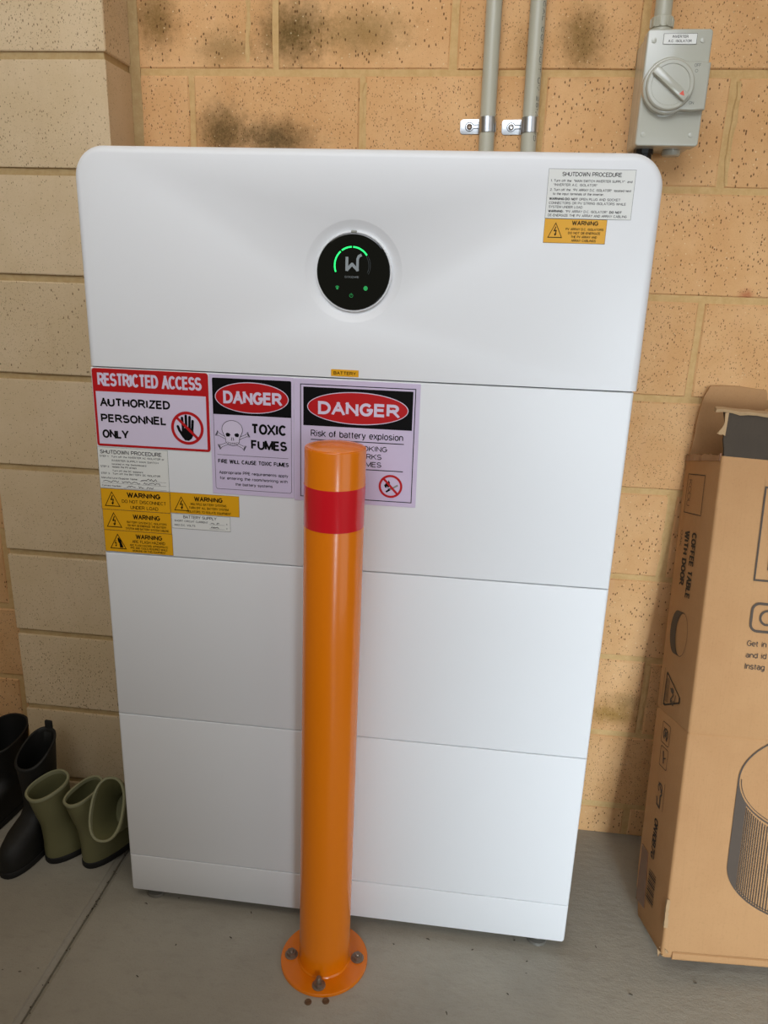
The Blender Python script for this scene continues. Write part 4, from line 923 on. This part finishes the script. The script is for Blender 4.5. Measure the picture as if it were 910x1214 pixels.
# print on the broad front
ff_ = lambda u, v, k: Vector((u/1000, -T_-0.0010-0.0003*k, v/1000))
k = Ink(ff_, 2); k.frame(76.0, 420.0, 663.5, 821.0, 3.2)
k.rect(97.0, 101.5, 683.0, 795.0)
k.frame(78.6, 135.5, 577.5, 628.5, 4.3, 14); k.ring(107.5, 603.2, 13.6, 13.6, 3.8, 32); k.ell(124.2, 617.5, 2.6, 2.6, 14)
k.done('logo_print', M['card_ink'], body)
k = Ink(ff_, 2); k.text('Get in', 79, 553.6, 9.8, 33, 'l', 0.0); k.text('and id', 79.4, 534.0, 9.4, 35, 'l', 0.0); k.text('Instag', 79.6, 514.6, 10.2, 34.2, 'l', 0.0)
k.done('caption', M['card_ink'], body)
# big fluted table: top ellipse, dark left flank, flutes
k = Ink(ff_, 2); ex, ey, ea, eb = 268.0, 326.0, 175.0, 98.0; drop = 150.0
k.ring(ex, ey, ea, eb, 2.6, 80); k.ring(ex, ey, ea-5.5, eb-5.5, 1.2, 60, 180, 360)
def bot(a, r=0.0): return (ex+(ea-r)*math.cos(a), ey-drop+(eb-r)*math.sin(a))
def topp(a, r=0.0): return (ex+(ea-r)*math.cos(a), ey+(eb-r)*math.sin(a))
k.ring(ex, ey-drop, ea, eb, 2.6, 60, 180, 360); k.ring(ex, ey-drop, ea-5.0, eb-5.0, 1.2, 60, 180, 360)
A = [math.radians(180+i*27.2/16) for i in range(17)]
k.strip([topp(a) for a in A], [bot(a) for a in A], False)
for i in range(74):
    a = math.radians(208.6+i*2.05)
    if a > math.radians(360): break
    k.line([(topp(a)[0], topp(a)[1]+5.5*math.sin(a)), (bot(a)[0], bot(a)[1]-5.0*math.sin(a))], 1.75)
k.line([topp(math.radians(359.8)), bot(math.radians(359.8))], 2.4)
k.done('table_drawing', M['card_ink'], body)

# ------------------------------------------------------------------ boots
def boot(name, label, loc, az, h, w, L, mats, slope, group, flare=1.0, tab=False, tiltm=None, squash=1.0, lean=0.0, wide=1.0):
    """gumboot from horizontal slices; local +X points to the toe, origin under the heel"""
    t = thing(name, label, 'boot', loc, (0, 0, az), group)
    if tiltm is not None: t.matrix_world = tiltm
    N = 36; hw = w/2
    def sl(z, s0, s1, half, toe=0.0, k=0.0, inset=0.0):
        c = (s0+s1)/2; a = (s1-s0)/2-inset; pts = []
        for i in range(N):
            th = 2*math.pi*i/N; x = math.copysign(abs(math.cos(th))**0.85, math.cos(th)); y = math.copysign(abs(math.sin(th))**0.85, math.sin(th))
            s = c+a*x; hh = (half-inset)*(1+toe*(0.35 if x > 0.2 else -0.05)*abs(x))
            pts.append((s+lean*max(0, z/h-0.25)*1.2, hh*y, z+k*(s-0.02)))
        return pts
    f = h/0.20; sh = 0.036*w/0.072*flare
    S = [(0.012, -hw*0.98, L-hw, hw*0.92, 0.12), (0.022, -hw, L-hw*0.98, hw*0.96, 0.12), (0.036*f**0.5, -hw, L-hw*1.02, hw*0.95, 0.08), (0.05*f**0.5, -hw*0.97, L-hw*1.2, hw*0.93, 0.02),
         (0.062*f**0.5, -hw*0.94, L-hw*1.75, hw*0.9, 0), (0.074*f**0.5, -hw*0.90, hw*1.75, hw*0.87, 0), (0.088*f**0.5, -hw*0.88, hw*1.3, hw*0.86, 0),
         (0.105*f**0.5, -hw*0.90, hw*1.22, hw*0.88, 0), (h*0.66, -hw*0.98, hw*1.3, hw*0.95*flare, 0), (h*0.84, -hw*1.08*(1+wide)/2, hw*1.42*(1+wide)/2, hw*1.02*flare, 0), (h*0.97, -hw*1.16*wide, hw*1.5*wide, hw*1.06*flare*squash, 0)]
    bm = bmesh.new(); n = len(S)
    ou = [sl(z, a, b, c, tt, slope*max(0, (i-6)/(n-7)) if i > 6 else 0) for i, (z, a, b, c, tt) in enumerate(S)]
    inn = [sl(z, a, b, c, 0, slope*max(0, (i-6)/(n-7)) if i > 6 else 0, 0.003) for i, (z, a, b, c, tt) in list(enumerate(S))[:5:-1]]
    loft(bm, ou+inn, True, True); obj('shaft', bm, mats[0], t, sharp=60)
    bm = bmesh.new(); z, a, b, c, tt = S[-1]
    R1 = [sl(z-0.004, a-0.0006, b+0.0006, c+0.0006, 0, slope), sl(z+0.0005, a-0.0014, b+0.0014, c+0.0014, 0, slope), sl(z+0.0022, a-0.0004, b+0.0004, c+0.0004, 0, slope), sl(z+0.0018, a+0.0032, b-0.0032, c-0.0032, 0, slope), sl(z-0.005, a+0.0036, b-0.0036, c-0.0036, 0, slope)]
    loft(bm, R1+[R1[0]], False, False); obj('rim', bm, mats[1], t, sharp=60)
    bm = bmesh.new()
    loft(bm, [sl(0.0, -hw*0.98, L-hw*0.98, hw*0.94, 0.12), sl(0.003, -hw*1.03, L-hw*0.95, hw*0.99, 0.12), sl(0.0125, -hw*1.03, L-hw*0.95, hw*0.99, 0.12), sl(0.014, -hw*0.98, L-hw*0.98, hw*0.95, 0.12)])
    obj('sole', bm, mats[2], t, sharp=40)
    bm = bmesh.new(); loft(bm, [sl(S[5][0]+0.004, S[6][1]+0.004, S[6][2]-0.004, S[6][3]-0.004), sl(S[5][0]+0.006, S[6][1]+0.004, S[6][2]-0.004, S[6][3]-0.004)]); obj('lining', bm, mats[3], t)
    if tab:
        bm = bmesh.new(); kx = S[-1][1] if tab == 'heel' else S[-1][2]
        zt = S[-1][0]+slope*(kx-0.02)
        box(bm, kx-0.003, kx+0.003, -0.008, 0.008, zt-0.02, zt+0.017, 0.002); obj('pull_tab', bm, mats[2], t)
    return t
OL = (M['olive'], M['olive_rim'], M['sole'], M['olive_in']); BL = (M['boot_black'], M['boot_black'], M['sole'], M['boot_black_in'])
GB = 'boots standing beside the white stack'
boot('rubber_boot', 'upright olive green rubber boot, standing right of the black boot', (-0.190, 0.085, 0), math.radians(56), 0.180, 0.060, 0.122, OL, 0.22, GB, lean=-0.020)
boot('rubber_boot', 'upright olive green rubber boot, middle one of the three green boots', (-0.113, 0.084, 0), math.radians(62), 0.180, 0.058, 0.118, OL, 0.22, GB, squash=0.8, lean=-0.024)
# third boot tipped forwards, its opening towards the viewer
ax = Vector((-0.10, -0.80, 0.58)).normalized()              # shaft direction heel -> rim
sd = Vector((1, 0.0, 0.06)); sd = (sd-ax*sd.dot(ax)).normalized()
toe = ax.cross(sd)
if toe.z < 0: toe = -toe
lat = ax.cross(toe)
rim_c = Vector((-0.052, 0.022, 0.172))
org = rim_c-ax*0.165-toe*0.004
m3x = Matrix(((toe.x, lat.x, ax.x, org.x), (toe.y, lat.y, ax.y, org.y), (toe.z, lat.z, ax.z, org.z), (0, 0, 0, 1)))
boot('rubber_boot', 'olive green rubber boot tipped over, its open top facing the viewer', (0, 0, 0), 0, 0.165, 0.064, 0.10, OL, 0.0, GB, tiltm=m3x, wide=1.33)
boot('rubber_boot', 'black rubber boot with a pull tab at its rim, toe forwards beside the pier', (-0.246, 0.132, 0), math.radians(262), 0.212, 0.066, 0.160, BL, -0.5, GB, flare=0.9, tab='heel')
boot('rubber_boot', 'black rubber boot at the far left, half hidden by the pier edge', (-0.380, 0.225, 0), math.radians(262), 0.175, 0.085, 0.21, BL, -0.25, GB)
